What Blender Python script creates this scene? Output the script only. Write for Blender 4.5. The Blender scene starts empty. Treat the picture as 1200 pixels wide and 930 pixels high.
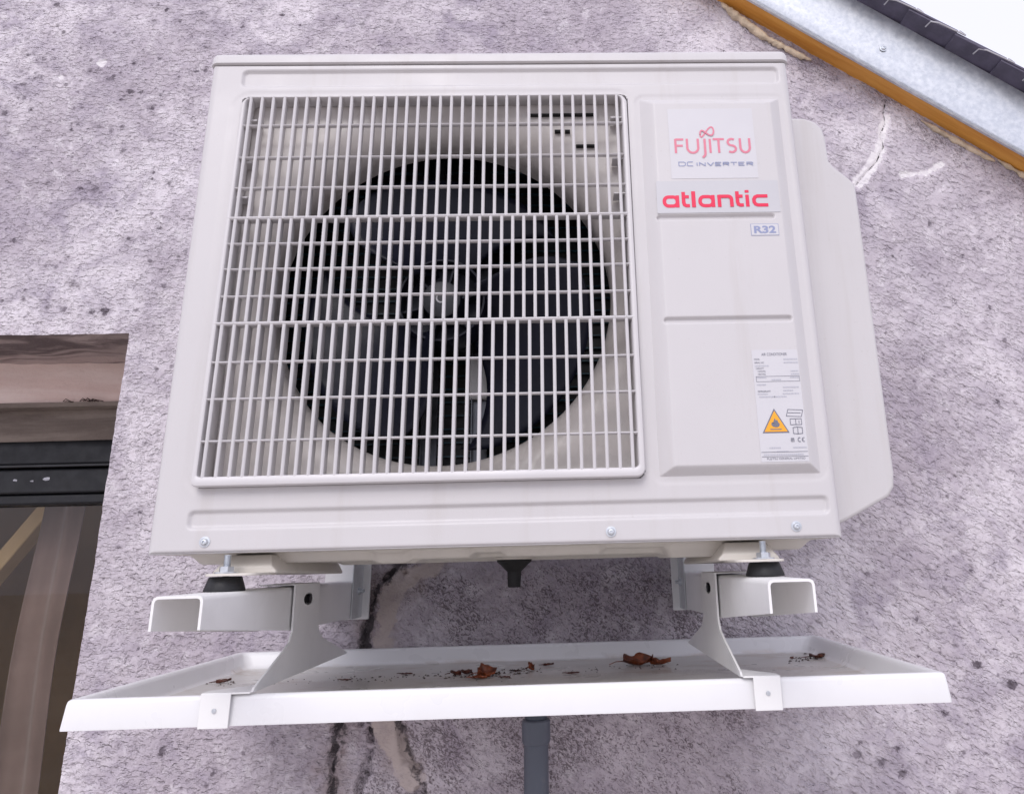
import bpy, bmesh, math, random
import numpy as np
from mathutils import Vector, Matrix, noise as mnoise

random.seed(7)
R = math.radians
scn = bpy.context.scene

# ------------------------------------------------------------------ camera
CAM = np.array([.4735, -.917, -.0213])
PITCH, ROLL, YAW, FPX, PPX, PPY = .2976, -.0266, -.0327, 900.3, 84.85, -83.2
_cy, _sy, _cp, _sp = math.cos(YAW), math.sin(YAW), math.cos(PITCH), math.sin(PITCH)
_f = np.array([-_sy*_cp, _cy*_cp, _sp]); _r = np.array([_cy, _sy, 0.]); _u = np.cross(_r, _f)
_cr, _sr = math.cos(ROLL), math.sin(ROLL)
_r, _u = _cr*_r+_sr*_u, -_sr*_r+_cr*_u
cam_d = bpy.data.cameras.new('camera'); cam = bpy.data.objects.new('camera', cam_d)
scn.collection.objects.link(cam); scn.camera = cam
cam.matrix_world = Matrix(((_r[0], _u[0], -_f[0], CAM[0]), (_r[1], _u[1], -_f[1], CAM[1]),
                           (_r[2], _u[2], -_f[2], CAM[2]), (0, 0, 0, 1)))
cam_d.sensor_width = 36; cam_d.lens = FPX/1200*36
cam_d.shift_x = -PPX/1200; cam_d.shift_y = PPY/1200
cam_d.clip_start = .01; cam_d.clip_end = 500
scn.render.resolution_x = 1024; scn.render.resolution_y = 793

def ray(x, y): return _f*FPX+_r*(x-600-PPX)-_u*(y-465-PPY)
def onY(x, y, Y): d = ray(x, y); return CAM+d*(Y-CAM[1])/d[1]
def onZ(x, y, Z): d = ray(x, y); return CAM+d*(Z-CAM[2])/d[2]

# ------------------------------------------------------------------ sky and sun
SUN_EL, SUN_AZ = R(40), R(193)       # azimuth clockwise from +Y: in front of the wall, from the left
w = bpy.data.worlds.new('World'); scn.world = w; w.use_nodes = True
nt = w.node_tree; nt.nodes.clear()
sky = nt.nodes.new('ShaderNodeTexSky'); sky.sky_type = 'NISHITA'; sky.sun_disc = False
sky.sun_elevation = SUN_EL; sky.sun_rotation = SUN_AZ
sky.air_density = 1.0; sky.dust_density = 5.0; sky.ozone_density = 1.0
hs = nt.nodes.new('ShaderNodeHueSaturation'); hs.inputs['Saturation'].default_value = .22
mx = nt.nodes.new('ShaderNodeMix'); mx.data_type = 'RGBA'; mx.inputs[0].default_value = .72
mx.inputs[7].default_value = (11.2, 11.2, 13.5, 1)     # even cloud layer
bg = nt.nodes.new('ShaderNodeBackground'); bg.inputs['Strength'].default_value = .115
wo = nt.nodes.new('ShaderNodeOutputWorld')
nt.links.new(sky.outputs[0], hs.inputs['Color']); nt.links.new(hs.outputs[0], mx.inputs[6])
nt.links.new(mx.outputs[2], bg.inputs[0]); nt.links.new(bg.outputs[0], wo.inputs[0])
sd = bpy.data.lights.new('sun', 'SUN'); so = bpy.data.objects.new('sun', sd); scn.collection.objects.link(so)
sd.energy = 1.35; sd.angle = R(30); sd.color = (1, .955, .945)
dirv = Vector((math.sin(SUN_AZ)*math.cos(SUN_EL), math.cos(SUN_AZ)*math.cos(SUN_EL), math.sin(SUN_EL)))
so.rotation_euler = dirv.to_track_quat('Z', 'Y').to_euler(); so.location = (0, -4, 4)
vs = scn.view_settings; vs.view_transform = 'Standard'; vs.look = 'None'; vs.gamma = 1; vs.exposure = -.06
scn.cycles.max_bounces = 6; scn.cycles.diffuse_bounces = 4; scn.cycles.glossy_bounces = 3; scn.cycles.transparent_max_bounces = 6
try: vs.use_curve_mapping = False
except Exception: pass

# ------------------------------------------------------------------ materials
class NT:
    def __init__(s, name):
        s.m = bpy.data.materials.new(name); s.m.use_nodes = True; s.t = s.m.node_tree
        s.t.nodes.clear(); s.out = s.n('OutputMaterial'); s.b = s.n('BsdfPrincipled')
        s.l(s.b.outputs[0], s.out.inputs[0]); s.co = s.n('TexCoord').outputs['Object']
    def n(s, k, **kw):
        nd = s.t.nodes.new('ShaderNode'+k)
        for a, v in kw.items(): setattr(nd, a, v)
        return nd
    def l(s, a, b): s.t.links.new(a, b)
    def put(s, sock, v):
        if isinstance(v, bpy.types.NodeSocket): s.l(v, sock)
        else: sock.default_value = v
    def noise(s, scale, detail=4, rough=.55, dist=0, vec=None, stretch=None):
        v = vec or s.co
        if stretch:
            mp = s.n('Mapping', vector_type='TEXTURE'); s.l(v, mp.inputs[0]); mp.inputs['Scale'].default_value = tuple(1/q for q in stretch[0])
            mp.inputs['Rotation'].default_value = stretch[1]; v = mp.outputs[0]
        nd = s.n('TexNoise'); s.l(v, nd.inputs['Vector']); nd.inputs['Scale'].default_value = scale
        nd.inputs['Detail'].default_value = detail; nd.inputs['Roughness'].default_value = rough
        nd.inputs['Distortion'].default_value = dist
        return nd.outputs['Fac']
    def vor(s, scale, feat='F1', rnd=1):
        nd = s.n('TexVoronoi', feature=feat); s.l(s.co, nd.inputs['Vector']); nd.inputs['Scale'].default_value = scale
        nd.inputs['Randomness'].default_value = rnd
        return nd
    def ramp(s, f, a, b, lo=0., hi=1.):
        nd = s.n('MapRange', interpolation_type='SMOOTHSTEP'); s.put(nd.inputs[0], f)
        for i, v in ((1, a), (2, b), (3, lo), (4, hi)): s.put(nd.inputs[i], v)
        return nd.outputs[0]
    def mix(s, f, a, b, blend='MIX'):
        nd = s.n('Mix', data_type='RGBA', blend_type=blend); s.put(nd.inputs[0], f)
        for i, v in ((6, a), (7, b)):
            s.put(nd.inputs[i], v if isinstance(v, bpy.types.NodeSocket) else (*v[:3], 1))
        return nd.outputs[2]
    def math(s, op, a, b=0., c=None):
        nd = s.n('Math', operation=op); s.put(nd.inputs[0], a); s.put(nd.inputs[1], b)
        if c is not None: s.put(nd.inputs[2], c)
        return nd.outputs[0]
    def attr(s, name): nd = s.n('Attribute', attribute_name=name); return nd.outputs['Fac']
    def bump(s, h, dist, strength=1., prev=None):
        nd = s.n('Bump'); s.l(h, nd.inputs['Height']); nd.inputs['Distance'].default_value = dist
        nd.inputs['Strength'].default_value = strength
        if prev is not None: s.l(prev, nd.inputs['Normal'])
        return nd.outputs[0]
    def set(s, **kw):
        for k, v in kw.items():
            k = {'color': 'Base Color', 'rough': 'Roughness', 'metal': 'Metallic', 'normal': 'Normal', 'coat': 'Coat Weight',
                 'coatr': 'Coat Roughness', 'spec': 'Specular IOR Level', 'trans': 'Transmission Weight', 'sheen': 'Sheen Weight'}[k]
            if k == 'Base Color' and not isinstance(v, bpy.types.NodeSocket): v = (*v[:3], 1)
            s.put(s.b.inputs[k], v)
        return s.m

def simple(name, col, rough=.5, metal=0., var=.06, scale=18, bump=0., bscale=300, dirt=None):
    t = NT(name)
    a = tuple(max(0, c*(1-var)) for c in col); b = tuple(min(1, c*(1+var)) for c in col)
    c = t.mix(t.ramp(t.noise(scale, 5), .3, .7), a, b)
    if dirt:
        c = t.mix(t.math('MULTIPLY', t.ramp(t.noise(dirt[0], 6, .65, .6), .52, .72), dirt[1]), c, dirt[2])
    if name == 'painted_metal':
        c = t.mix(t.math('MULTIPLY', t.ramp(t.noise(26, 5, .65, .3, stretch=((1, 1, .07), (0, 0, 0))), .52, .70), .20), c, (.44, .40, .365))
        c = t.mix(t.math('MULTIPLY', t.ramp(t.noise(210, 3, .6), .66, .74), .22), c, (.40, .37, .34))
    if name == 'tray_plastic':
        sx_ = t.n('SeparateXYZ'); t.l(t.co, sx_.inputs[0])
        low = t.math('MULTIPLY', t.ramp(sx_.outputs[2], -.1660, -.1745), t.ramp(sx_.outputs[1], .030, .040))
        c = t.mix(t.math('MULTIPLY', low, t.ramp(t.noise(13, 6, .7, .8, stretch=((.7, 1.6, 1), (0, 0, 0))), .50, .68, .02, .45)), c, (.45, .35, .27))
    if name == 'fan_plastic': t.set(spec=.25)
    t.set(color=c, rough=t.ramp(t.noise(scale*2.3, 3), .3, .7, max(.02, rough-.07), min(1, rough+.07)), metal=metal)
    if bump: t.set(normal=t.bump(t.noise(bscale, 2), bump))
    return t.m

M = {}
M['casing'] = simple('painted_metal', (.565, .545, .548), .42, var=.015, scale=6, bump=.00012, bscale=900, dirt=(9, .10, (.52, .50, .47)))
M['pan'] = simple('base_paint', (.62, .585, .53), .5, var=.03, scale=9, dirt=(14, .3, (.42, .39, .34)))
M['plastic'] = simple('grille_plastic', (.575, .555, .56), .38, var=.02, scale=12, dirt=(22, .10, (.5, .48, .45)))
M['shroud'] = simple('shroud_plastic', (.62, .58, .555), .32, var=.04, scale=10, dirt=(14, .35, (.40, .36, .33)))
M['tray'] = simple('tray_plastic', (.76, .757, .765), .33, var=.015, scale=7, dirt=(10, .12, (.62, .61, .58)))
M['bracket'] = simple('bracket_paint', (.80, .795, .785), .45, var=.02, scale=11, dirt=(16, .15, (.48, .47, .44)))
M['rubber'] = simple('black_rubber', (.012, .012, .014), .55, var=.2, scale=40, dirt=(30, .4, (.06, .055, .05)))
M['black'] = simple('black_plastic', (.006, .006, .007), .65, var=.2, scale=30)
M['zinc'] = simple('zinc_steel', (.62, .65, .68), .34, metal=.9, var=.1, scale=80)
M['darkhole'] = simple('dark_recess', (.006, .006, .007), .8)
M['fan'] = simple('fan_plastic', (.013, .014, .027), .40, var=.15, scale=12, dirt=(20, .35, (.02, .018, .02)))
M['motor'] = simple('motor_metal', (.03, .03, .033), .4, metal=.4, var=.1, scale=30)
M['hubcap'] = simple('hub_plastic', (.045, .047, .055), .4, var=.1)
M['steel'] = simple('bare_steel', (.12, .125, .14), .35, metal=.8, var=.1, scale=30)
M['coil'] = simple('coil_fin', (.010, .011, .014), .5, var=.2, scale=60)
M['coiltube'] = simple('coil_blue', (.02, .07, .10), .35, var=.2, scale=60)
M['sticker'] = simple('white_sticker', (.585, .575, .595), .35, var=.01)
M['sticker2'] = simple('pale_sticker', (.525, .52, .54), .35, var=.01)
M['pink'] = simple('pink_print', (.66, .20, .27), .4, var=.02)
M['red'] = simple('red_print', (.72, .015, .07), .4, var=.02)
M['blueprint'] = simple('blue_grey_print', (.26, .29, .45), .4, var=.02)
M['greyprint'] = simple('grey_print', (.16, .16, .20), .4, var=.02)
M['paleprint'] = simple('pale_grey_print', (.45, .45, .50), .4, var=.02)
M['orangeprint'] = simple('orange_print', (.85, .38, .02), .4, var=.02)
M['pipe'] = simple('pvc_pipe', (.085, .097, .125), .4, var=.05, scale=20, dirt=(24, .3, (.17, .16, .16)))
M['pvcdark'] = simple('pvc_fitting', (.05, .062, .085), .42, var=.05, scale=20)
M['foam'] = simple('foam_sealant', (.62, .50, .36), .9, var=.2, scale=60, bump=.002, bscale=140)
M['slate'] = simple('roof_slate', (.085, .075, .115), .5, var=.2, scale=30, bump=.0006, bscale=160)
M['slateedge'] = simple('slate_hook', (.50, .49, .52), .4, var=.1, metal=.3)
M['winframe'] = simple('window_frame', (.006, .0065, .010), .6, var=.2, scale=20)
M['interior'] = simple('interior_wall', (.32, .21, .10), .9, var=.2, scale=4)
M['ground'] = simple('paving', (.47, .435, .40), .85, var=.2, scale=1.5, bump=.004, bscale=30)
M['crumb'] = simple('leaf_crumb', (.035, .016, .010), .7, var=.5, scale=80)

def leaf_mat(name, c1, c2):
    t = NT(name)
    c = t.mix(t.ramp(t.noise(60, 5, .6), .3, .7), c1, c2)
    t.set(color=c, rough=.3, normal=t.bump(t.noise(150, 4, .6, 1.), .0016)); return t.m
M['leaf1'] = leaf_mat('dead_leaf', (.07, .014, .005), (.27, .062, .014))
M['leaf2'] = leaf_mat('dark_leaf', (.045, .012, .008), (.13, .03, .012))

t = NT('galvanised_sheet')
sp = t.vor(55); mottled = t.ramp(t.noise(90, 3), .25, .75)
c = t.mix(mottled, (.54, .57, .61), (.70, .72, .745))
c = t.mix(t.math('MULTIPLY', t.ramp(t.noise(240, 2, .5, 1.5), .60, .70), .4), c, (.42, .43, .46))
t.set(color=c, metal=.7, rough=t.ramp(t.noise(60, 4), .3, .7, .32, .45)); M['galv'] = t.m

t = NT('orange_timber')
g = t.noise(30, 6, .6, .8, stretch=((.12, 2, 2), (0, R(36), 0)))
c = t.mix(t.ramp(g, .3, .7), (.60, .245, .036), (.78, .39, .080))
t.set(color=c, rough=.55, normal=t.bump(g, .001)); M['timber'] = t.m
t = NT('pale_timber')
c = t.mix(t.noise(30, 6), (.60, .42, .20), (.78, .58, .32)); t.set(color=c, rough=.7); M['paletimber'] = t.m

t = NT('curtain_cloth')
c = t.mix(t.ramp(t.noise(7, 4), .3, .7), (.18, .128, .115), (.25, .18, .165)); t.set(color=c, rough=.9, sheen=.3); M['curtain'] = t.m

t = NT('stained_concrete')
n1 = t.noise(5, 6, .65, 1.2, stretch=((.35, 1.6, 1), (0, 0, .05)))
c = t.mix(t.ramp(n1, .42, .58), (.16, .12, .12), (.50, .40, .38))
t.set(color=c, rough=.9, normal=t.bump(t.noise(120, 4), .003)); M['soffit'] = t.m
t = NT('pink_plaster')
n1 = t.noise(6, 5, .6, .6, stretch=((.3, 1, 2.5), (0, 0, 0)))
c = t.mix(t.ramp(n1, .35, .65), (.72, .54, .48), (.82, .68, .62))
t.set(color=c, rough=.85, normal=t.bump(t.noise(90, 4), .002)); M['plaster'] = t.m
t = NT('weathered_board')
n1 = t.noise(14, 6, .65, .6, stretch=((.2, 1, 2), (0, 0, 0)))
c = t.mix(t.ramp(n1, .35, .65), (.13, .10, .085), (.24, .195, .165))
c = t.mix(t.ramp(t.noise(9, 5, .7, stretch=((.25, 1, 3), (0, 0, 0))), .64, .70), c, (.55, .50, .45))
t.set(color=c, rough=.85, normal=t.bump(t.noise(90, 4), .002)); M['board'] = t.m

# rough render of the wall
t = NT('rough_render')
big = t.noise(2.6, 4, .6); mid = t.noise(15, 4, .6, .4)
c = t.mix(t.ramp(big, .36, .62), (.46, .41, .455), (.68, .63, .67))
c = t.mix(t.math('MULTIPLY', t.ramp(mid, .48, .70), .55), c, (.38, .33, .38))
c = t.mix(t.math('MULTIPLY', t.ramp(t.noise(38, 3, .6, .5), .52, .72), .5), c, (.76, .72, .75))
# trowel strokes: short, in changing directions
st1 = t.noise(150, 2.2, .55, .3, stretch=((.60, 1, 1.10), (0, .10, 0)))
st2 = t.noise(128, 2.0, .55, .35, stretch=((.55, 1, 1.2), (0, .58, 0)))
sel = t.ramp(t.math('ADD', t.noise(4, 2), t.attr('side')), .40, .60)
mixf = t.n('Mix', data_type='FLOAT'); t.l(sel, mixf.inputs[0]); t.l(st1, mixf.inputs[2]); t.l(st2, mixf.inputs[3])
h1 = mixf.outputs[0]
# shade in the hollows of the strokes, painted in as dark colour
hollow_shade = t.ramp(t.math('ADD', t.math('ADD', t.noise(7, 4, .65, .5), t.math('MULTIPLY', t.attr('side'), .34)), t.math('MULTIPLY', t.noise(45, 3, .6), .35)), .58, .86, .06, 1.)
c = t.mix(t.math('MULTIPLY', t.ramp(h1, .34, .26), t.math('MULTIPLY', hollow_shade, .70)), c, (.17, .135, .165))
blot = t.ramp(t.noise(8, 6, .68, 1.0), .44, .68)
c = t.mix(t.math('MULTIPLY', blot, t.ramp(t.noise(3.4, 3), .38, .62, .30, .85)), c, (.35, .305, .37))
# clustered dark mould spots of several sizes
clus = t.ramp(t.noise(3.1, 4, .6), .40, .66)
def spots(scale, r0, r1, keep, blur):
    v = t.vor(scale); wob = t.noise(scale*3.2, 3, .7)
    d = t.math('ADD', v.outputs['Distance'], t.math('MULTIPLY', t.math('SUBTRACT', wob, .5), .55))
    sel = t.n('SeparateColor'); t.l(v.outputs['Color'], sel.inputs[0])
    on = t.math('GREATER_THAN', t.math('ADD', sel.outputs[0], t.math('MULTIPLY', clus, .25)), keep)
    rad = t.math('MULTIPLY_ADD', sel.outputs[1], r1-r0, r0)
    return t.math('MULTIPLY', t.ramp(t.math('SUBTRACT', rad, d), -blur, blur), on)
s1 = spots(34, .06, .22, 1.02, .09); s2 = spots(75, .10, .34, .95, .13); s3 = spots(150, .14, .42, .86, .16)
dark_zone = t.attr('dark_zone')
s1 = t.math('MULTIPLY', s1, .5)
ms = t.ramp(t.math('ADD', t.attr('mould'), t.math('MULTIPLY', t.math('SUBTRACT', t.noise(150, 4, .75, .6), .5), .020)), -.0016, .0022)
halo = t.ramp(t.math('ADD', t.attr('mould'), t.math('MULTIPLY', t.math('SUBTRACT', t.noise(60, 4, .7), .5), .03)), -.016, .004)
c = t.mix(t.math('MULTIPLY', halo, .30), c, (.26, .22, .27))
c = t.mix(t.math('MULTIPLY', ms, t.ramp(t.noise(21, 3), .35, .6, .45, .9)), c, (.10, .082, .10))
c = t.mix(t.math('MULTIPLY', s1, .85), c, (.135, .115, .135))
c = t.mix(t.math('MULTIPLY', s2, .74), c, (.15, .125, .15))
c = t.mix(t.math('MULTIPLY', s3, .34), c, (.17, .14, .16))
# mossy pitting; stronger, with a darker tone, below unit, tray and verge
pit = t.noise(105, 4, .65, 2.2, stretch=((1, 1, 1.6), (0, .7, 0)))
patch = t.ramp(t.math('ADD', t.noise(8, 5, .65, .5), t.math('MULTIPLY', dark_zone, .22)), .56, .82)
c = t.mix(t.math('MULTIPLY', t.ramp(t.math('ADD', pit, t.math('MULTIPLY', patch, .13)), .60, .68), t.math('MULTIPLY_ADD', dark_zone, .6, .22)), c, (.085, .068, .078))
c = t.mix(t.math('MULTIPLY', dark_zone, .20), c, (.42, .35, .36))
# filler and cracks
stn = t.ramp(t.math('ADD', t.attr('stain'), t.math('MULTIPLY', t.math('SUBTRACT', t.noise(20, 5, .65, .5), .5), .10)), -.02, .03)
c = t.mix(t.math('MULTIPLY', stn, .7), c, t.mix(t.noise(14, 4), (.20, .15, .145), (.36, .29, .27)))
edge = t.math('MULTIPLY', t.math('SUBTRACT', t.noise(46, 6, .72, .4), .5), .040)
fil = t.ramp(t.math('ADD', t.attr('filler'), edge), -.0015, .0025)
fcol = t.mix(t.noise(34, 5, .6), (.42, .345, .315), (.57, .50, .47))
c = t.mix(t.math('MULTIPLY', fil, t.ramp(t.noise(30, 5, .7), .3, .55, .45, .92)), c, fcol)
fil2 = t.ramp(t.math('ADD', t.attr('white'), edge), -.001, .003)
c = t.mix(t.math('MULTIPLY', fil2, t.ramp(t.noise(55, 5, .7), .3, .6, .45, .9)), c, t.mix(t.noise(60, 4), (.72, .69, .70), (.84, .81, .81)))
ragged = t.math('MULTIPLY', t.math('SUBTRACT', t.noise(60, 5, .72, .5), .5), .045)
ck = t.ramp(t.math('ADD', t.attr('crack'), ragged), -.0025, .005)
c = t.mix(t.math('MULTIPLY', ck, .9), c, t.mix(t.noise(90, 4), (.035, .030, .036), (.13, .115, .12)))
hair = t.ramp(t.math('ADD', t.attr('hair'), t.math('MULTIPLY', t.math('SUBTRACT', t.noise(120, 3), .5), .004)), -.0004, .0009)
c = t.mix(hair, c, (.03, .025, .03))
smooth = t.ramp(t.math('MAXIMUM', t.attr('filler'), t.attr('white')), .004, -.008, .3, 1.)
b1 = t.bump(t.math('MULTIPLY', t.ramp(h1, .22, .60), smooth), .0036, 1.)
b2 = t.bump(t.math('MULTIPLY', t.noise(230, 3, .6, .3), smooth), .0022, .9, b1)
t.set(color=c, rough=.95, spec=.15, normal=b2); M['render'] = t.m

# glass: clear pane with its mirror reflection
t = NT('window_glass')
t.t.nodes.remove(t.b)
gl = t.n('BsdfGlossy'); gl.inputs['Roughness'].default_value = .01; gl.inputs['Color'].default_value = (1, 1, 1, 1)
tr = t.n('BsdfTransparent'); tr.inputs[0].default_value = (.93, .92, .90, 1)
fr = t.n('Fresnel'); fr.inputs[0].default_value = 1.32
mxs = t.n('MixShader'); t.l(fr.outputs[0], mxs.inputs[0]); t.l(tr.outputs[0], mxs.inputs[1]); t.l(gl.outputs[0], mxs.inputs[2])
t.l(mxs.outputs[0], t.out.inputs[0]); M['glass'] = t.m
t = NT('shallow_water')
t.t.nodes.remove(t.b)
gl = t.n('BsdfGlossy'); gl.inputs['Roughness'].default_value = .03
tr = t.n('BsdfTransparent'); tr.inputs[0].default_value = (.93, .92, .90, 1)
fr = t.n('Fresnel'); fr.inputs[0].default_value = 1.33
bp = t.n('Bump'); t.l(t.noise(25, 1), bp.inputs['Height']); bp.inputs['Distance'].default_value = .0002
t.l(bp.outputs[0], gl.inputs['Normal']); t.l(bp.outputs[0], fr.inputs['Normal'])
mxs = t.n('MixShader'); t.l(t.math('MULTIPLY', fr.outputs[0], t.ramp(t.noise(9, 3), .35, .6, .15, .32)), mxs.inputs[0]); t.l(tr.outputs[0], mxs.inputs[1]); t.l(gl.outputs[0], mxs.inputs[2])
t.l(mxs.outputs[0], t.out.inputs[0]); M['water'] = t.m

# ------------------------------------------------------------------ mesh helpers
COL = scn.collection
def link(name, me, mat, parent=None, loc=None):
    o = bpy.data.objects.new(name, me); COL.objects.link(o)
    if mat is not None and not me.materials: me.materials.append(M[mat])
    if parent: o.parent = parent
    if loc is not None: o.location = loc
    return o
def empty(name, loc=(0, 0, 0)):
    o = bpy.data.objects.new(name, None); COL.objects.link(o); o.location = loc; o.empty_display_size = .05
    return o
def tag(o, label=None, cat=None, group=None, kind=None):
    for k, v in (('label', label), ('category', cat), ('group', group), ('kind', kind)):
        if v: o[k] = v
    return o
class MB:
    def __init__(s): s.v = []; s.f = []
    def add(s, vs, fs):
        k = len(s.v); s.v += [tuple(map(float, p)) for p in vs]; s.f += [tuple(i+k for i in f) for f in fs]; return s
    def box(s, x0, x1, y0, y1, z0, z1):
        return s.add([(x, y, z) for x in (x0, x1) for y in (y0, y1) for z in (z0, z1)],
                     [(0, 1, 3, 2), (4, 6, 7, 5), (0, 4, 5, 1), (2, 3, 7, 6), (0, 2, 6, 4), (1, 5, 7, 3)])
    def loft(s, loops, cap0=True, cap1=True, closed=True):
        n = len(loops[0]); vs = [p for l in loops for p in l]; fs = []
        for a in range(len(loops)-1):
            for i in range(n if closed else n-1):
                j = (i+1) % n; fs.append((a*n+i, a*n+j, (a+1)*n+j, (a+1)*n+i))
        if cap0: fs.append(tuple(range(n))[::-1])
        if cap1: fs.append(tuple((len(loops)-1)*n+i for i in range(n)))
        return s.add(vs, fs)
    def lathe(s, prof, n=32, axis='z', c=(0, 0, 0), cap0=True, cap1=True):
        loops = []
        for r, h in prof:
            l = []
            for i in range(n):
                a = 2*math.pi*i/n; p, q = r*math.cos(a), r*math.sin(a)
                l.append({'z': (c[0]+p, c[1]+q, c[2]+h), 'y': (c[0]+p, c[1]+h, c[2]+q), 'x': (c[0]+h, c[1]+p, c[2]+q)}[axis])
            loops.append(l)
        return s.loft(loops, cap0, cap1)
    def tube(s, pts, r, n=8):
        pts = [Vector(p) for p in pts]; loops = []
        for i, p in enumerate(pts):
            d = (pts[min(i+1, len(pts)-1)]-pts[max(i-1, 0)]).normalized()
            a = d.cross(Vector((0, 0, 1)) if abs(d.z) < .9 else Vector((1, 0, 0))).normalized(); b = d.cross(a)
            rr = r[i] if isinstance(r, (list, tuple)) else r
            loops.append([p+a*rr*math.cos(2*math.pi*k/n)+b*rr*math.sin(2*math.pi*k/n) for k in range(n)])
        return s.loft(loops)
    def prism(s, poly, axis, a0, a1):
        def P(u, v, w): return {'y': (u, w, v), 'x': (w, u, v), 'z': (u, v, w)}[axis]
        return s.loft([[P(u, v, a0) for u, v in poly], [P(u, v, a1) for u, v in poly]])
    def mesh(s, name, angle=35):
        me = bpy.data.meshes.new(name); me.from_pydata(s.v, [], s.f); me.update()
        bm = bmesh.new(); bm.from_mesh(me); bmesh.ops.recalc_face_normals(bm, faces=bm.faces); bm.to_mesh(me); bm.free()
        me.polygons.foreach_set('use_smooth', [True]*len(me.polygons)); me.set_sharp_from_angle(angle=R(angle))
        return me
    def build(s, name, mat, parent=None, bevel=0, seg=2, angle=35, loc=None):
        o = link(name, s.mesh(name, angle), mat, parent, loc)
        if bevel:
            b = o.modifiers.new('bevel', 'BEVEL'); b.width = bevel; b.segments = seg; b.limit_method = 'ANGLE'; b.angle_limit = R(30)
            b.harden_normals = False
        return o
def rrect(x0, x1, z0, z1, r, n=6):
    pts = []
    r1, r2, r3, r4 = r if isinstance(r, tuple) else (r,)*4
    for cx, cz, a0, r in ((x1-r1, z1-r1, 0, r1), (x0+r2, z1-r2, 90, r2), (x0+r3, z0+r3, 180, r3), (x1-r4, z0+r4, 270, r4)):
        for i in range(n+1):
            a = R(a0+90*i/n); pts.append((cx+r*math.cos(a), cz+r*math.sin(a)))
    return pts
def grid_obj(name, U, V, fn, mat, parent=None, keep=None, attrs=None, angle=60, flip=False):
    """sheet: fn(UU,VV)->(x,y,z) arrays"""
    UU, VV = np.meshgrid(U, V, indexing='ij'); x, y, z = fn(UU, VV)
    n, m = UU.shape; co = np.stack([x, y, z], -1).reshape(-1, 3)
    idx = np.arange(n*m).reshape(n, m)
    q = np.stack([idx[:-1, :-1], idx[1:, :-1], idx[1:, 1:], idx[:-1, 1:]], -1).reshape(-1, 4)
    if flip: q = q[:, ::-1]
    if keep is not None:
        uc = (UU[:-1, :-1]+UU[1:, 1:])/2; vc = (VV[:-1, :-1]+VV[1:, 1:])/2
        q = q[keep(uc, vc).ravel()]
    used = np.zeros(n*m, bool); used[q.ravel()] = True; new = np.cumsum(used)-1
    co = co[used]; q = new[q]
    me = bpy.data.meshes.new(name); me.vertices.add(len(co)); me.vertices.foreach_set('co', co.ravel().astype(np.float32))
    me.loops.add(q.size); me.loops.foreach_set('vertex_index', q.ravel().astype(np.int32))
    me.polygons.add(len(q)); me.polygons.foreach_set('loop_start', (np.arange(len(q))*4).astype(np.int32))
    me.update(calc_edges=True); me.validate()
    me.polygons.foreach_set('use_smooth', [True]*len(me.polygons))
    if attrs:
        for k, arr in attrs(UU, VV).items():
            a = me.attributes.new(k, 'FLOAT', 'POINT'); a.data.foreach_set('value', arr.reshape(-1)[used].astype(np.float32))
    return link(name, me, mat, parent)
def sstep(x, a, b):
    t_ = np.clip((x-a)/(b-a), 0, 1); return t_*t_*(3-2*t_)
def rr_sdf(X, Z, x0, x1, z0, z1, r):
    qx = np.abs(X-(x0+x1)/2)-(x1-x0)/2+r; qz = np.abs(Z-(z0+z1)/2)-(z1-z0)/2+r
    return np.hypot(np.maximum(qx, 0), np.maximum(qz, 0))+np.minimum(np.maximum(qx, qz), 0)-r
_rng = np.random.default_rng(3)
_lat = _rng.random((256, 256))
def vnoise(x, y):
    xi = np.floor(x).astype(int); yi = np.floor(y).astype(int); fx = x-xi; fy = y-yi
    fx = fx*fx*fx*(fx*(fx*6-15)+10); fy = fy*fy*fy*(fy*(fy*6-15)+10)
    g = lambda a, b: _lat[a % 256, b % 256]
    return (g(xi, yi)*(1-fx)+g(xi+1, yi)*fx)*(1-fy)+(g(xi, yi+1)*(1-fx)+g(xi+1, yi+1)*fx)*fy-.5
def fbm(x, y, s, o=3): return sum(vnoise(x*s*2**k+17*k, y*s*2**k+31*k)/2**k for k in range(o))
def pdist(X, Z, pts):
    d = np.full(X.shape, 9.)
    for (ax, az), (bx, bz) in zip(pts[:-1], pts[1:]):
        dx, dz = bx-ax, bz-az; t_ = np.clip(((X-ax)*dx+(Z-az)*dz)/(dx*dx+dz*dz+1e-12), 0, 1)
        d = np.minimum(d, np.hypot(X-ax-t_*dx, Z-az-t_*dz))
    return d

# ------------------------------------------------------------------ ground and house
WY = .4955
gm = MB(); gm.add([(-60, -80, -1.75), (60, -80, -1.75), (60, 40, -1.75), (-60, 40, -1.75)], [(0, 1, 2, 3)])
tag(gm.build('ground', 'ground'), kind='structure')

house = empty('house', (0, WY, -1.75))
tag(house, 'speckled mauve-grey rendered house wall with dark window and metal-trimmed roof verge', 'house')
class _H:   # parts are given in world coordinates
    pass
def under(o, p=house):
    o.parent = p
    bpy.context.view_layer.update()
    o.matrix_parent_inverse = p.matrix_world.inverted(); return o

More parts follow.
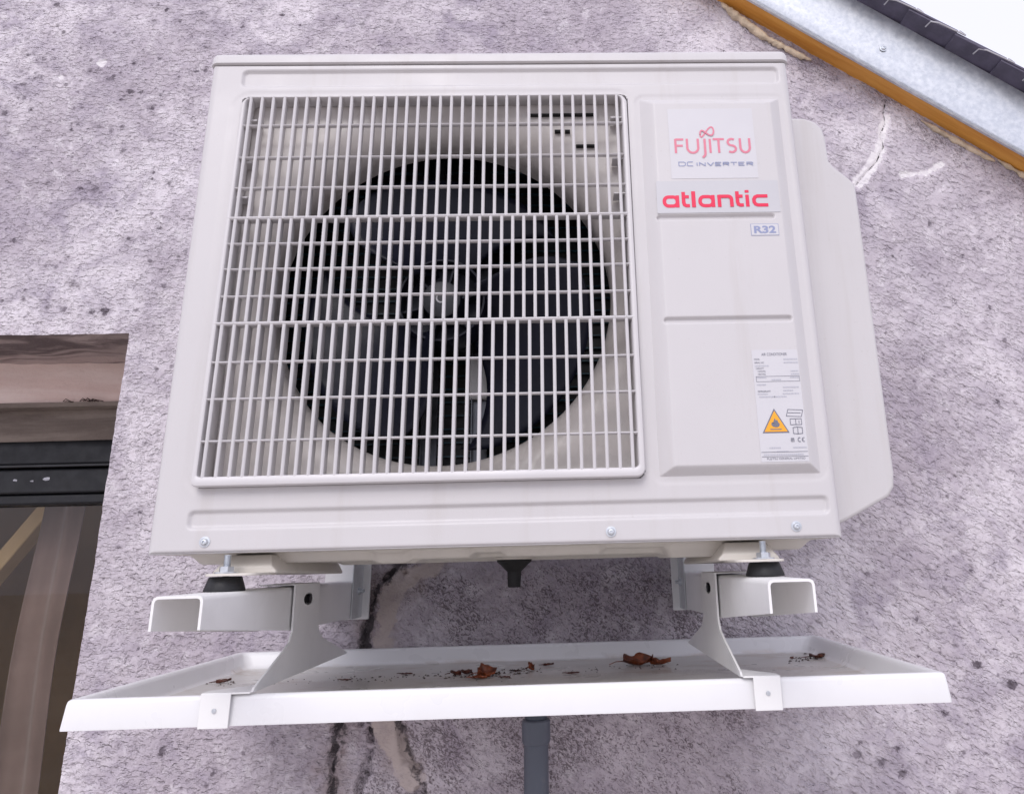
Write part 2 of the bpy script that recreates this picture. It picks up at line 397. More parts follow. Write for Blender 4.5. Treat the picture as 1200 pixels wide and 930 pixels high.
SL = math.tan(R(35.9)); VX, VZ = .8373, 1.1648        # verge line on the wall
def vline(x): return VZ-(x-VX)*SL
WX1, WZT = -.340, .4125                               # window opening: right edge and head
WX0, WZB = -1.35, -.95
def wp(*pp): return [tuple(onY(x, y, WY)[[0, 2]]) for x, y in pp]
dark1 = wp((476, 655), (462, 668), (442, 690), (434, 715), (428, 755), (405, 815), (397, 850), (391, 880), (388, 945))
fill1 = wp((515, 655), (498, 668), (470, 681), (454, 702), (448, 752), (450, 810), (455, 848), (466, 885), (480, 915))
crack2 = wp((464, 838), (472, 862), (483, 893), (492, 912), (505, 945))
crack3 = wp((430, 845), (438, 872), (427, 905), (420, 935))
hairA = wp((1038, 118), (1035, 133), (1037, 146), (1031, 158), (1035, 172), (1027, 190), (1014, 204), (1002, 218))
whiteA = wp((1037, 138), (1033, 155), (1030, 178), (1016, 203), (1006, 216))
whiteB = wp((1058, 206), (1085, 203), (1102, 194))
SPOTS = ((5,31,4),(22,27,2),(25,84,4),(42,93,3),(20,104,4),(28,100,4),(5,132,6),(37,129,4),(52,69,3),(65,69,2.5),(44,72,3),(33,65,4),(67,6,5),(108,84,5),(129,93,6),(153,108,6),(142,117,4),
 (166,108,4),(178,127,5),(188,112,3),(178,6,3),(184,6,4),(195,11,4),(180,25,4),(210,25,3),(236,16,4),(246,25,2),(283,31,4),(264,41,3),(230,84,4),(241,83,5),(241,55,3),(210,90,3),(187,69,4),(157,74,4),(178,75,4),
 (116,148,6),(84,152,4),(92,146,3),(130,154,5),(143,149,5),(145,176,6),(55,214,4),(94,221,5),(112,222,8),(106,214,4),(198,215,4),(178,210,3),(180,202,3),(20,221,3),(16,282,4),(65,313,4),(86,332,5),(123,364,7),(108,366,5),(74,362,5),
 (192,335,6),(186,268,3),(151,280,3),(1017,673,5),(1004,884,7),(1033,893,6),(1057,906,6),(1051,877,4),(1145,778,6),(1121,776,3),(1187,802,7),(1075,726,4),(1138,668,4),(1108,835,4),(330,18,4),(352,30,3),(395,22,3),(470,35,3),
 (590,28,4),(640,15,3),(700,36,4),(760,24,3),(985,330,3),(1046,300,3),(1090,262,4),(1128,300,3),(1160,360,4),(1082,420,3),(1170,470,4),(170,520,4),(150,470,3),(165,600,4),(140,640,3),(160,760,3),(190,880,5),(250,905,4),(320,870,3))
SPW = [(*wp((a_, b_))[0], r_) for a_, b_, r_ in SPOTS]
def wattrs(X, Z):
    wob = 1+.5*vnoise(X*40, Z*40)
    a = {}
    a['crack'] = np.maximum.reduce([.0095*(1+.8*vnoise(X*14+5, Z*14))*wob-pdist(X, Z, dark1), .0045*wob-pdist(X, Z, crack2), .002*wob-pdist(X, Z, crack3)])
    a['filler'] = .018*(1+.8*vnoise(X*18, Z*18))*wob-pdist(X, Z, fill1)
    md = np.full(X.shape, -.05)
    for cx, cz, r_ in SPW: md = np.maximum(md, (.0011*r_-.0002)-np.hypot((X-cx)*(.7+.5*((cx*91) % 1)), (Z-cz)*(.9+.4*((cz*57) % 1))))
    a['mould'] = md
    a['stain'] = .024-np.minimum(pdist(X, Z, dark1), pdist(X, Z, fill1))
    a['hair'] = .0012-pdist(X, Z, hairA)
    wt = .012*(1+.9*vnoise(X*26, Z*26))*wob-pdist(X, Z, whiteA)
    wt = np.maximum(wt, .006*wob-pdist(X, Z, whiteB))
    for px, py, r in ((122, 76, .011), (73, 92, .007), (85, 98, .005)):
        cx, cz = wp((px, py))[0]; wt = np.maximum(wt, r*wob-np.hypot((X-cx), (Z-cz)*1.3))
    a['white'] = wt
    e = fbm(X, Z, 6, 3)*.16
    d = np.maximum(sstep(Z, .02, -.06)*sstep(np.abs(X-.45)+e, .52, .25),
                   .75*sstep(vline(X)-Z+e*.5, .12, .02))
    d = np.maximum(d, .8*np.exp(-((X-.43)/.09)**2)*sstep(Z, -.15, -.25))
    a['dark_zone'] = np.clip(d, 0, 1)  # darker zone below the unit, under the tray and along the verge
    a['side'] = .45*(sstep(X-.6*Z, -.25, .7)-.5)
    return a
def wall_fn(X, Z):
    a = wattrs(X, Z)
    h = fbm(X, Z, 5, 2)*.005+fbm(X, Z, 38, 3)*.0024+fbm(X+3*vnoise(X*30, Z*30)*.01, Z, 120, 2)*.0016
    sm = sstep(np.maximum(a['filler'], a['white'])+.03*fbm(X, Z, 46, 3), -.006, .006)
    h = h*(1-.5*sm)+.0016*sm
    h = h-.012*sstep(a['crack']+.02*fbm(X+7, Z, 60, 2), -.002, .004)-.004*sstep(a['hair'], -.002, .001)
    return X, WY-h, Z
xs = np.concatenate([np.linspace(-2.6, -.80, 40)[:-1], np.linspace(-.80, WX1, 154)[:-1], np.linspace(WX1, 1.60, 647)[:-1], np.linspace(1.6, 3.2, 40)])
zs = np.concatenate([np.linspace(-1.75, -.48, 40)[:-1], np.linspace(-.48, WZT, 298)[:-1], np.linspace(WZT, 1.25, 279)[:-1], np.linspace(1.25, 2.3, 40)])
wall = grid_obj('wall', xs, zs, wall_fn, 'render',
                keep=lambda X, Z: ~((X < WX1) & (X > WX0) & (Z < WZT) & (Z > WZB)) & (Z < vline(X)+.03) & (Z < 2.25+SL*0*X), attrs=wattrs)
under(wall)
# window: opening in the wall
rv = MB()
rv.box(WX1, WX1+.02, WY+.004, WY+.30, WZB, WZT+.002)        # right reveal
under(rv.build('reveal', 'render'))
sf = grid_obj('lintel_soffit', np.linspace(WX0, WX1+.01, 140), np.linspace(WY+.002, WY+.215, 30),
              lambda X, Y: (X, Y, WZT+.001+fbm(X, Y, 12, 3)*.010-.004*(Y-WY)/.2), 'soffit'); under(sf)
YF = WY+.205
win = under(empty('window', (0, YF, -.3)))
def wpart(mb, name, mat, **k): return under(mb.build(name, mat, **k), win)
zf1 = onY(70, 432, YF)[2]; zf2 = onY(70, 474, YF)[2]
pl = grid_obj('plaster_strip', np.linspace(WX0, WX1, 120), np.linspace(zf2, WZT+.01, 20),
              lambda X, Z: (X, YF+fbm(X, Z, 10, 3)*.006, Z), 'plaster'); under(pl, win)
zf3 = onY(70, 517, YF+.035)[2]; zf2b = onY(70, 474, YF+.035)[2]
m = MB().box(WX0, WX1, YF-.006, YF+.04, zf2-.006, zf2+.004); wpart(m, 'drip_edge', 'board')
bd = grid_obj('head_board', np.linspace(WX0, WX1, 120), np.linspace(zf3, zf2b+.02, 14),
              lambda X, Z: (X, YF+.030+fbm(X, Z, 14, 3)*.008, Z), 'board'); under(bd, win)
YG = YF+.09
z4 = onY(70, 545, YF+.05)[2]; z5 = onY(70, 590, YF+.055)[2]
m = MB().box(WX0, WX1+.01, YF+.045, YF+.16, z4, zf3+.02); wpart(m, 'roller_shutter', 'winframe', bevel=.006)
m = MB().box(WX0, WX1+.01, YF+.040, YF+.06, z4-.004, z4+.001); wpart(m, 'shutter_lip', 'motor', bevel=.001)
m = MB().box(WX0, WX1+.01, YF+.052, YF+.14, z5+.022, z4-.006); wpart(m, 'frame_head', 'winframe', bevel=.004)
m = MB().box(WX0, WX1+.01, YF+.060, YF+.13, z5, z5+.0205); wpart(m, 'sash_rail', 'winframe', bevel=.004)
m = MB().box(WX1-.012, WX1+.018, YF+.060, YF+.13, WZB, z5-.001); wpart(m, 'sash_stile', 'winframe', bevel=.004)
m = MB().box(WX0, WX1-.012, YG, YG+.006, WZB, z5+.004); wpart(m, 'pane', 'glass')
for px, py, s in ((20, 563, .006), (40, 564, .004), (57, 561, .009)):
    p = onY(px, py, YF+.058); k = MB(); n = 7
    k.add([(p[0]+s*(.7+.5*random.random())*math.cos(6.28*i/n), YF+.0508+.0002*i, p[2]+s*.5*(.6+.6*random.random())*math.sin(6.28*i/n)) for i in range(n)]+[(p[0], YF+.0495, p[2])],
          [(i, (i+1) % n, n) for i in range(n)])
    wpart(k, 'pale_fleck', 'paleprint')  # small pale flecks on the frame head
# cobweb lint on the drip edge
k = MB()
for i in range(9):
    x = onY(100+random.uniform(-28, 14), 470, YF)[0]; L = random.uniform(.008, .03)
    k.tube([(x, YF-.008, zf2+.005), (x+L*.4, YF-.012, zf2+.007*random.random()+.004), (x+L, YF-.007, zf2+.004)], .0008, 5)
tag(wpart(k, 'dry_debris', 'crumb'), kind='stuff')
# room behind the glass
m = MB().box(WX0-.4, WX1+.9, YG+1.3, YG+1.32, -1.7, 1.3); under(m.build('room_wall', 'interior'))
m = MB().box(WX0-.4, WX1+.9, YG+.16, YG+1.3, 1.0, 1.02).box(WX1+.7, WX1+.72, YG+.05, YG+1.3, -1.7, 1.0).box(WX0-.42, WX0-.4, YG+.05, YG+1.3, -1.7, 1.0)
under(m.build('room_ceiling', 'interior'))
m = MB().box(WX0-.4, WX1+.72, YG-.02, YG+1.32, -1.74, -1.70); under(m.build('room_floor', 'interior'))
# curtain with folds
CY = YG+.10
cx0 = onY(48, 595, CY)[0]; cx1 = onY(97, 600, CY)[0]
cu = grid_obj('curtain', np.linspace(cx0, cx1, 60), np.linspace(-1.3, z5+.25, 30),
              lambda X, Z: (X+.006*np.sin(Z*9), CY+.010*np.sin((X-cx0)*62+.4*np.sin(Z*4))+.003*np.sin(X*150+Z*2), Z), 'curtain')
sol = cu.modifiers.new('cloth', 'SOLIDIFY'); sol.thickness = .002
tag(cu, 'brown-mauve curtain hanging in folds behind the window glass', 'curtain')
a = onY(46, 590, YG+.22); b = onY(-40, 690, YG+.22); v = Vector(b-a); nrm = Vector((-v.z, 0, v.x)).normalized()*.034
k = MB(); A = Vector(a)-v*.6; B = Vector(b)+v*2
k.loft([[A, A+nrm, A+nrm+Vector((0, .05, 0)), A+Vector((0, .05, 0))], [B, B+nrm, B+nrm+Vector((0, .05, 0)), B+Vector((0, .05, 0))]])
tag(k.build('wooden_brace', 'paletimber', bevel=.003), 'pale sloping timber brace seen through the window glass', 'timber')

# roof verge ---------------------------------------------------------------
DX = Vector((math.cos(R(35.9)), 0, -math.sin(R(35.9)))); DN = Vector((math.sin(R(35.9)), 0, math.cos(R(35.9))))
O0 = Vector((VX, 0, VZ))
def RP(s, y, n): return O0+DX*s+DN*n+Vector((0, y, 0))
def rbox(s0, s1, y0, y1, n0, n1):
    k = MB(); k.add([RP(s, y, n) for s in (s0, s1) for y in (y0, y1) for n in (n0, n1)],
                    [(0, 1, 3, 2), (4, 6, 7, 5), (0, 4, 5, 1), (2, 3, 7, 6), (0, 2, 6, 4), (1, 5, 7, 3)]); return k
S0, S1 = -1.6, 2.6
under(rbox(S0, S1, WY-.046, WY+.02, -.001, .118).build('barge_board', 'timber', bevel=.002))
roof = under(rbox(S0, S1, WY-.04, WY+3.2, .119, .127).build('roof', 'interior'))
# metal trim: front sheet with a folded drip edge, slightly dished
k = MB(); prof = [(WY-.052, .1295), (WY-.0525, .09), (WY-.0535, .03), (WY-.0525, .006), (WY-.0545, .0005), (WY-.0565, -.0035), (WY-.054, -.0058), (WY-.0475, -.0052), (WY-.0475, -.0040),
                  (WY-.0530, -.0035), (WY-.0505, .002), (WY-.0505, .03), (WY-.0505, .1295)]
ss = np.linspace(S0, S1, 60)
k.loft([[RP(s, y+.0012*math.sin(s*5.1+n*20), n) for y, n in prof] for s in ss])
trim = under(k.build('verge_trim', 'galv', angle=25))
sc = onY(1035, 57, WY-.054)
def screw(c, parent, r=.0062, mat='zinc', name='screw', proud=.0):
    k = MB(); k.lathe([(r*1.45, 0), (r*1.45, -.0012), (r*1.0, -.0014)], 20, 'y', cap0=True, cap1=True)
    k.lathe([(r, -.0014), (r*.98, -.0026), (r*.7, -.0042), (r*.35, -.0044), (r*.3, -.0026)], 20, 'y', cap0=False, cap1=True)
    o = k.build(name, mat, loc=c); return under(o, parent)
screw(sc, trim, .0052)
s_ = onY(1031, 15, WY-.054)
# slates over the verge
pitch_s = .106; SY0 = WY-.098
base_s = (Vector(onY(1124, 41, SY0))-O0).dot(DX)
sl_mesh = None
nS0 = .1285
for i in range(-14, 13):
    s0 = base_s+i*pitch_s-.22
    k = MB(); L = .22+.006*((i*37) % 5-2)/2; W_ = .30
    j = .0015*((i*53) % 7-3)/3
    # tilted: the upper end rests lower, the lower end rides on the next slate
    def q(s, y, n): return RP(s0+s, y+j, nS0+n)
    e0 = [q(0, SY0, .0002), q(0, SY0+W_, .0002), q(0, SY0+W_, .0042), q(0, SY0, .0042)]
    e1 = [q(L, SY0+.001, .0095), q(L, SY0+W_, .0095), q(L, SY0+W_, .0138), q(L, SY0, .0138)]
    k.loft([e0, e1])
    o = under(k.build('slate', 'slate', bevel=.0007), roof)
    hk = MB(); hs_ = L-.012
    hk.tube([q(hs_-.048, SY0+.020, .0010), q(hs_-.045, SY0+.003, .0028), q(hs_-.03, SY0-.0015, .0048), q(hs_+.03, SY0-.0015, .0098), q(L+.002, SY0-.001, .0125)], .0016, 6)
    under(hk.build('slate_hook', 'slateedge'), roof)
# foam squeezed out between board and wall
for idx, (pa, pb, wd) in enumerate((((845, 5), (905, 50), .016), ((892, 42), (950, 72), .011), ((1078, 142), (1165, 190), .010), ((1168, 188), (1230, 224), .009))):
    A = Vector(onY(*pa, WY)); B = Vector(onY(*pb, WY)); n = 26; loops = []
    for i in range(n+1):
        tt = i/n; p = A.lerp(B, tt); env = min(1, 5*tt+.2, 5*(1-tt)+.25)
        rr = wd*env*(.75+.5*mnoise.noise((i*.45, idx*3.1, 0)))
        loops.append([p+DN*(rr*.7*math.cos(a)-rr*.35+.002*mnoise.noise((i*.9, a, idx)))+Vector((0, -.004+rr*.75*math.sin(a), 0)) for a in [2*math.pi*q_/12 for q_ in range(12)]])
    under(MB().loft(loops).build('foam_seal', 'foam', angle=80))

# ------------------------------------------------------------------ outdoor unit
W, H, D = .799, .6617, .29
ac = empty('air_conditioner', (.4, .15, -.03))
tag(ac, 'off-white outdoor air conditioner unit with square fan grille, mounted on wall brackets', 'air conditioner')
def A(o, p=ac): return under(o, p)
GX0, GX1, GZ0, GZ1, GR = .046, .5715, .0706, .5930, .014
ZS = .6446                                            # seam under the lid
def front(X, Z):
    e = .011
    y = np.zeros_like(X)
    for d in (X+.0, W-X):                             # rounded upright edges
        t_ = np.clip((e-d)/e, 0, 1); y = np.maximum(y, e*(1-np.sqrt(np.maximum(0, 1-t_*t_))))
    for d in (Z, ZS-.0015-Z):
        t_ = np.clip((.003-d)/.003, 0, 1); y = np.maximum(y, .003*(1-np.sqrt(np.maximum(0, 1-t_*t_))))
    for r in ((.0452, .7830, .6100, .6336, .006), (.0447, .7838, .0268, .0447, .005)):
        y = y+.0040*sstep(rr_sdf(X, Z, *r), .0020, -.0016)
    y = y+.0007*sstep(rr_sdf(X, Z, GX0-.012, GX1+.008, GZ0-.008, GZ1+.008, .026), .003, -.004)
    y = y+.0006*sstep(rr_sdf(X, Z, .580, .789, .064, .5905, .014), .0025, -.0025)
    y = y+.0006*vnoise(X*7, Z*7)
    return X, y, Z
fx = np.unique(np.concatenate([np.arange(0, W, .0017), [W], W-np.geomspace(.0003, .012, 8), np.geomspace(.0003, .012, 8)]))
fz = np.unique(np.concatenate([np.arange(0, ZS-.0015, .0017), [ZS-.0015], ZS-.0015-np.geomspace(.0002, .004, 5), np.geomspace(.0002, .004, 5)]))
A(grid_obj('front_panel', fx, fz, front, 'casing', keep=lambda X, Z: rr_sdf(X, Z, GX0+.001, GX1-.001, GZ0+.001, GZ1-.0005, .008) > 0))
# sides, back and inner walls of the cabinet
m = MB().box(0, .0015, .0112, D, 0, ZS-.0015); A(m.build('side_panel', 'casing'))
m = MB().box(W-.0015, W, .0112, D, 0, ZS-.0015); A(m.build('side_panel', 'casing'))
m = MB().box(.002, W-.002, D-.002, D, .0, ZS-.002); A(m.build('rear_panel', 'coil'))
m = MB().box(.576, .578, .025, D-.003, .012, ZS-.01); A(m.build('partition', 'motor'))
# lid
k = MB(); ov = .0025
def lidloop(i, z): return [(x, y, z) for x, y in rrect(-ov+i, W+ov-i, -ov+i+.0, D+ov-i, .013)]
k.loft([lidloop(.002, ZS), lidloop(0, ZS+.0012), lidloop(0, H-.006), lidloop(.0012, H-.0025), lidloop(.005, H), lidloop(.02, H+.0004)])
A(k.build('lid', 'casing', angle=50))
# black strip that paints in the shade of the gap below the lid
m = MB().box(.004, W-.004, .004, D-.004, ZS-.004, ZS+.001); A(m.build('lid_gap_dark', 'darkhole'))
m = MB().box(.003, W-.003, .0032, .034, -.0014, .0004); A(m.build('bottom_flange', 'casing', bevel=.0004))
# base pan, with pressed ribs
def pan(X, Y):
    dpt = -.0015-.0115*sstep(rr_sdf(X, Y, .02, W-.02, .055, D-.008, .03), .008, -.012)
    for (x0, x1, y0, y1, h) in ((.17, .30, .08, .12, .006), (.33, .56, .15, .19, .007), (.60, .68, .07, .20, -.006), (.16, .64, .205, .245, -.004), (.36, .40, .05, .14, .006), (.52, .60, .03, .10, .007), (.245, .285, .03, .2, -.004)):
        dpt = dpt+h*sstep(rr_sdf(X, Y, x0, x1, y0, y1, .012), .006, -.006)
    return X, Y, dpt
A(grid_obj('base_pan', np.linspace(.004, W-.004, 300), np.linspace(.008, D-.002, 110), pan, 'pan', flip=True))
# two feet running front to back under the pan
def foot(xc):
    k = MB()
    secs = []
    for y, w0, w1, zt, zb in ((.020, .030, .036, -.0165, -.0245), (.034, .024, .036, -.0035, -.0245), (.28, .024, .036, -.0035, -.0285), (.300, .028, .036, -.012, -.0285)):
        secs.append([(xc-w1, y, zb), (xc+w1, y, zb), (xc+w1, y, zb+.003), (xc+w0, y, zt), (xc-w0, y, zt), (xc-w1, y, zb+.003)])
    k.loft(secs)
    o = k.build('foot', 'pan', bevel=.0015)
    A(o)
    k = MB(); k.loft([[(x, y, z) for x, y in rrect(xc-.026, xc+.030, -.030, .05, .012)] for z in (-.0262, -.0235)])
    o2 = k.build('foot_flange', 'pan', bevel=.0005); under(o2, o)
MXL, MXR = .0933, .7025
foot(MXL+.012); foot(MXR-.012)
# valve cover on the right flank
cov = [(.798, .6135), (.848, .6125), (.864, .606), (.8735, .594), (.8765, .578), (.8772, .540), (.8830, .5300), (.9060, .5085), (.9120, .4965),
       (.9120, .4600), (.9090, .0800), (.9065, .0620), (.8980, .0500), (.8400, .0215), (.798, .006)]
k = MB()
k.loft([[(x, y, z) for x, z in cov] for y in (.094, .27)])
A(k.build('valve_cover', 'casing', bevel=.0045, seg=3, angle=30))

# service panel: raised pressing
SPX0, SPX1, SPZ0, SPZ1 = .5845, .7825, .0705, .5860
SPI = (.6055, .7645, .0835, .5715); SPH = .0125
def spanel(X, Z):
    fx_ = np.minimum(sstep(X, SPX0, SPI[0]), sstep(-X, -SPX1, -SPI[1])); fz_ = np.minimum(sstep(Z, SPZ0, SPI[2]), sstep(-Z, -SPZ1, -SPI[3]))
    lin = lambda v, a, b: np.clip((v-a)/(b-a), 0, 1)
    l = np.minimum(np.minimum(lin(X, SPX0, SPI[0]), lin(-X, -SPX1, -SPI[1])), np.minimum(lin(Z, SPZ0, SPI[2]), lin(-Z, -SPZ1, -SPI[3])))
    h = SPH*(.25*sstep(l, 0, 1)+.75*l)
    y = .0022-h
    y = y+.0045*sstep(rr_sdf(X, Z, .6015, .7540, .3990, .4050, .003), .0012, -.0012)
    y = y+.0045*sstep(rr_sdf(X, Z, .6030, .7620, .2595, .2655, .003), .0012, -.0012)
    return X, y, Z
px_ = np.arange(SPX0, SPX1, .0012); pz_ = np.arange(SPZ0, SPZ1, .0012)
sp_o = A(grid_obj('service_panel', px_, pz_, spanel, 'casing'))
FY = .0022-SPH                                         # plane of the service panel face

# lettering helpers (flat print on stickers) ---------------------------------
def sticker(name, x0, x1, z0, z1, mat, parent, y=FY-.0004, r=.001):
    k = MB(); k.loft([[(x, y, z) for x, z in rrect(x0, x1, z0, z1, r, 3)], [(x, y+.0003, z) for x, z in rrect(x0, x1, z0, z1, r, 3)]])
    return under(k.build(name, mat), parent)
def text(s, x0, x1, z0, z1, mat, parent, y, off=0., name='lettering'):
    cu_ = bpy.data.curves.new('txt', 'FONT'); cu_.body = s; cu_.offset = off
    ob = bpy.data.objects.new('txt', cu_); COL.objects.link(ob); bpy.context.view_layer.update()
    me = bpy.data.meshes.new_from_object(ob.evaluated_get(bpy.context.evaluated_depsgraph_get()))
    bpy.data.objects.remove(ob); bpy.data.curves.remove(cu_)
    n = len(me.vertices); co = np.zeros(n*3, np.float32); me.vertices.foreach_get('co', co); co = co.reshape(-1, 3)
    lo, hi = co.min(0), co.max(0)
    out = np.stack([x0+(co[:, 0]-lo[0])/(hi[0]-lo[0])*(x1-x0), np.full(n, y), z0+(co[:, 1]-lo[1])/(hi[1]-lo[1])*(z1-z0)], -1)
    me.vertices.foreach_set('co', out.ravel().astype(np.float32)); me.name = name; me.materials.clear(); me.update()
    return under(link(name, me, mat), parent)
def arc(cx, cz, rx, rz, a0, a1, n=14):
    return [(cx+rx*math.cos(R(a0+(a1-a0)*i/n)), cz+rz*math.sin(R(a0+(a1-a0)*i/n))) for i in range(n+1)]
def stroke(mb, pts, wd, T, y, closed=False):
    """flat ribbon along pts, T maps glyph units to world x,z"""
    y = y-.00003*(len(mb.f) % 23)/23*20
    P = [Vector(T(*p)) for p in pts]; L, Rr = [], []
    n = len(P)
    for i in range(n):
        a = P[i-1] if (i > 0 or closed) else P[i]; b = P[(i+1) % n] if (i < n-1 or closed) else P[i]
        d1 = (P[i]-a); d2 = (b-P[i])
        d1 = d1.normalized() if d1.length > 1e-9 else d2.normalized(); d2 = d2.normalized() if d2.length > 1e-9 else d1
        d = (d1+d2).normalized() if (d1+d2).length > 1e-6 else d1
        k_ = 1/max(.5, d.dot(d1)); nr = Vector((-d.y, d.x))*wd/2*k_
        L.append((P[i].x+nr.x, y, P[i].y+nr.y)); Rr.append((P[i].x-nr.x, y, P[i].y-nr.y))
    fs = [(i, (i+1) % n, n+(i+1) % n, n+i) for i in range(n if closed else n-1)]
    mb.add(L+Rr, fs)

stF = sticker('brand_sticker', .6232, .7385, .4570, .5620, 'sticker', sp_o)
yT = FY-.0007
sx = (.7307-.6300)/4.80; sz = .0215
TF = lambda u_, v_: (.6300+u_*sx, .4945+v_*sz)
k = MB(); wd = .0031
for ps in ([(.06, 0), (.06, 1)], [(.06, .955), (.58, .955)], [(.06, .52), (.52, .52)],
           [(.80, 1), (.80, .42)]+arc(1.15, .38, .35, .36, 180, 360)+[(1.50, .42), (1.50, 1)],
           [(1.93, .98), (1.93, -.02), (1.90, -.16), (1.82, -.26), (1.74, -.31)],
           [(2.27, .98), (2.27, 0)],
           [(2.46, .955), (3.18, .955)], [(2.82, .955), (2.82, 0)],
           arc(3.66, .735, .25, .225, 50, 262, 12)+arc(3.63, .275, .27, .235, 82, -130, 12),
           [(4.20, 1), (4.20, .42)]+arc(4.50, .38, .30, .36, 180, 360)+[(4.80, .42), (4.80, 1)]):
    stroke(k, ps, wd, TF, yT)
inf = []
for i in range(44):
    a = 2*math.pi*i/44; s_ = 1+.22*math.cos(a)
    u_ = 2.02+.44*s_*math.cos(a); v_ = 1.42+.27*s_*math.sin(2*a)*.95+.13*math.cos(a)
    inf.append((u_, v_))
stroke(k, inf[:23], .0021, TF, yT-.0001); stroke(k, inf[22:]+inf[:1], .0021, TF, yT-.0009)
under(k.build('lettering', 'pink'), sp_o)
# "DC INVERTER": wide thin letters
TD = lambda u_, v_: (.6340+u_*(.7330-.6340)/11.9, .4755+v_*.0058)
k = MB(); wd = .0011
def rect_c(x): return [(x+.9, 1), (x+.15, 1), (x, .8), (x, .2), (x+.15, 0), (x+.9, 0)]
for ps in ([(0, 0), (0, 1), (.8, 1), (1.05, .75), (1.05, .25), (.8, 0), (0, 0)], rect_c(1.35),
           [(2.9, 0), (2.9, .8)], [(3.3, 0), (3.3, .8), (4.2, 0), (4.2, .8)], [(4.55, .8), (5.05, 0), (5.55, .8)],
           [(6.75, .8), (5.85, .8), (5.85, 0), (6.75, 0)], [(5.85, .4), (6.6, .4)],
           [(7.1, 0), (7.1, .8), (7.9, .8), (8.0, .6), (7.9, .4), (7.1, .4)], [(7.55, .4), (8.0, 0)],
           [(8.3, .8), (9.3, .8)], [(8.8, .8), (8.8, 0)], [(10.5, .8), (9.6, .8), (9.6, 0), (10.5, 0)], [(9.6, .4), (10.35, .4)],
           [(10.9, 0), (10.9, .8), (11.7, .8), (11.85, .6), (11.7, .4), (10.9, .4)], [(11.35, .4), (11.85, 0)]):
    stroke(k, ps, wd, TD, yT)
under(k.build('lettering', 'blueprint'), sp_o)
# "atlantic"
sticker('brand_sticker', .6020, .7630, .4075, .4535, 'sticker2', sp_o, y=FY-.0006)
yA = FY-.0009
TA = lambda u_, v_: (.6095+(u_-145)*(.7475-.6095)/635., .4155+(685-v_)*.0172/80.)
def sb(pts): return pts
k = MB(); wa = .0047
def rbx(x0, x1, v0, v1, r): # rounded box outline in glyph units
    return [(x, v) for x, v in rrect(x0, x1, v0, v1, r, 5)]
for x in (145, 360):
    stroke(k, rbx(x+10, x+88, 616, 676, 26), wa, TA, yA, closed=True)
    stroke(k, [(x+89, 606), (x+89, 686)], wa*.98, TA, yA-.00008)
for x in (262, 587):
    stroke(k, [(x+9, 583), (x+9, 655), (x+13, 669), (x+24, 675), (x+45, 675)], wa, TA, yA)
    stroke(k, [(x-2, 616), (x+42, 616)], wa*.92, TA, yA-.00008)
stroke(k, [(331, 580), (331, 686)], wa*1.1, TA, yA)
stroke(k, [(486, 686), (486, 606)], wa, TA, yA)
stroke(k, [(486, 616), (535, 616)]+arc(540, 636, 20, -20, 90, 0, 6)+[(560, 686)], wa, TA, yA-.00008)
stroke(k, [(656, 686), (656, 606)], wa, TA, yA)
stroke(k, [(644, 584), (668, 584)], wa*.8, TA, yA)
stroke(k, [(780, 616), (718, 616), (704, 622), (696, 636), (696, 656), (704, 670), (718, 676), (780, 676)], wa, TA, yA)
under(k.build('lettering', 'red'), sp_o)
# R32
sticker('refrigerant_sticker', .7215, .7578, .3745, .3910, 'blueprint', sp_o, y=FY-.0004, r=.0005)
sticker('refrigerant_sticker', .7221, .7572, .3751, .3904, 'sticker', sp_o, y=FY-.0006, r=.0005)
text('R32', .7255, .7540, .3775, .3880, 'blueprint', sp_o, FY-.0008, off=.035)
# rating plate
rp = sticker('rating_plate', .7075, .7643, .0855, .2220, 'sticker', sp_o, y=FY-.0004)
yp = FY-.0007
text('AIR CONDITIONER', .7195, .7510, .2145, .2180, 'greyprint', sp_o, yp)
rows_ = [('MODEL', .7100, .7170, .2090), ('SERIAL NO.', .7100, .7220, .2048), ('CAPACITY', .7110, .7210, .1975), ('COOLING', .7130, .7225, .1940), ('HEATING', .7130, .7225, .1903), ('REFRIGERANT', .7110, .7265, .1690)]
for s_, a_, b_, z_ in rows_: text(s_, a_, b_, z_, z_+.0022, 'greyprint', sp_o, yp)
k = MB()
rnd = random.Random(5)
for z_, xa in ((.2090, .746), (.2048, .746), (.2010, .710), (.1940, .7535), (.1903, .7535), (.1862, .7105), (.1862, .752), (.1835, .729), (.1775, .7105), (.1740, .742), (.1700, .742), (.1660, .7105), (.1660, .741), (.1625, .712), (.1625, .730), (.0965, .7270), (.1010, .7185), (.1010, .7470), (.0930, .7110), (.0930, .735)):
    x = xa; end = min(.7632, xa+rnd.uniform(.010, .019))
    if z_ == .0930: end = xa+.023
    while x < end:
        l_ = rnd.uniform(.0006, .0022); k.add([(x, yp, z_), (x+l_, yp, z_), (x+l_, yp, z_+.0016), (x, yp, z_+.0016)], [(0, 1, 2, 3)]); x += l_+.0005
tag(under(k.build('small_print', 'paleprint'), sp_o), kind='stuff')
k = MB()
for a_, b_, c_, d_ in ((.7103, .7635, .1888, .1884), (.7103, .7635, .1824, .1820), (.7103, .7107, .1888, .1820), (.7631, .7635, .1888, .1820), (.7085, .7640, .0972, .0967), (.7085, .7640, .0918, .0913)):
    k.add([(a_, yp-.0001, d_), (b_, yp-.0001, d_), (b_, yp-.0001, c_), (a_, yp-.0001, c_)], [(0, 1, 2, 3)])
under(k.build('print_rules', 'greyprint'), sp_o)
text('FUJITSU GENERAL LIMITED', .7145, .7600, .0872, .0903, 'greyprint', sp_o, yp)
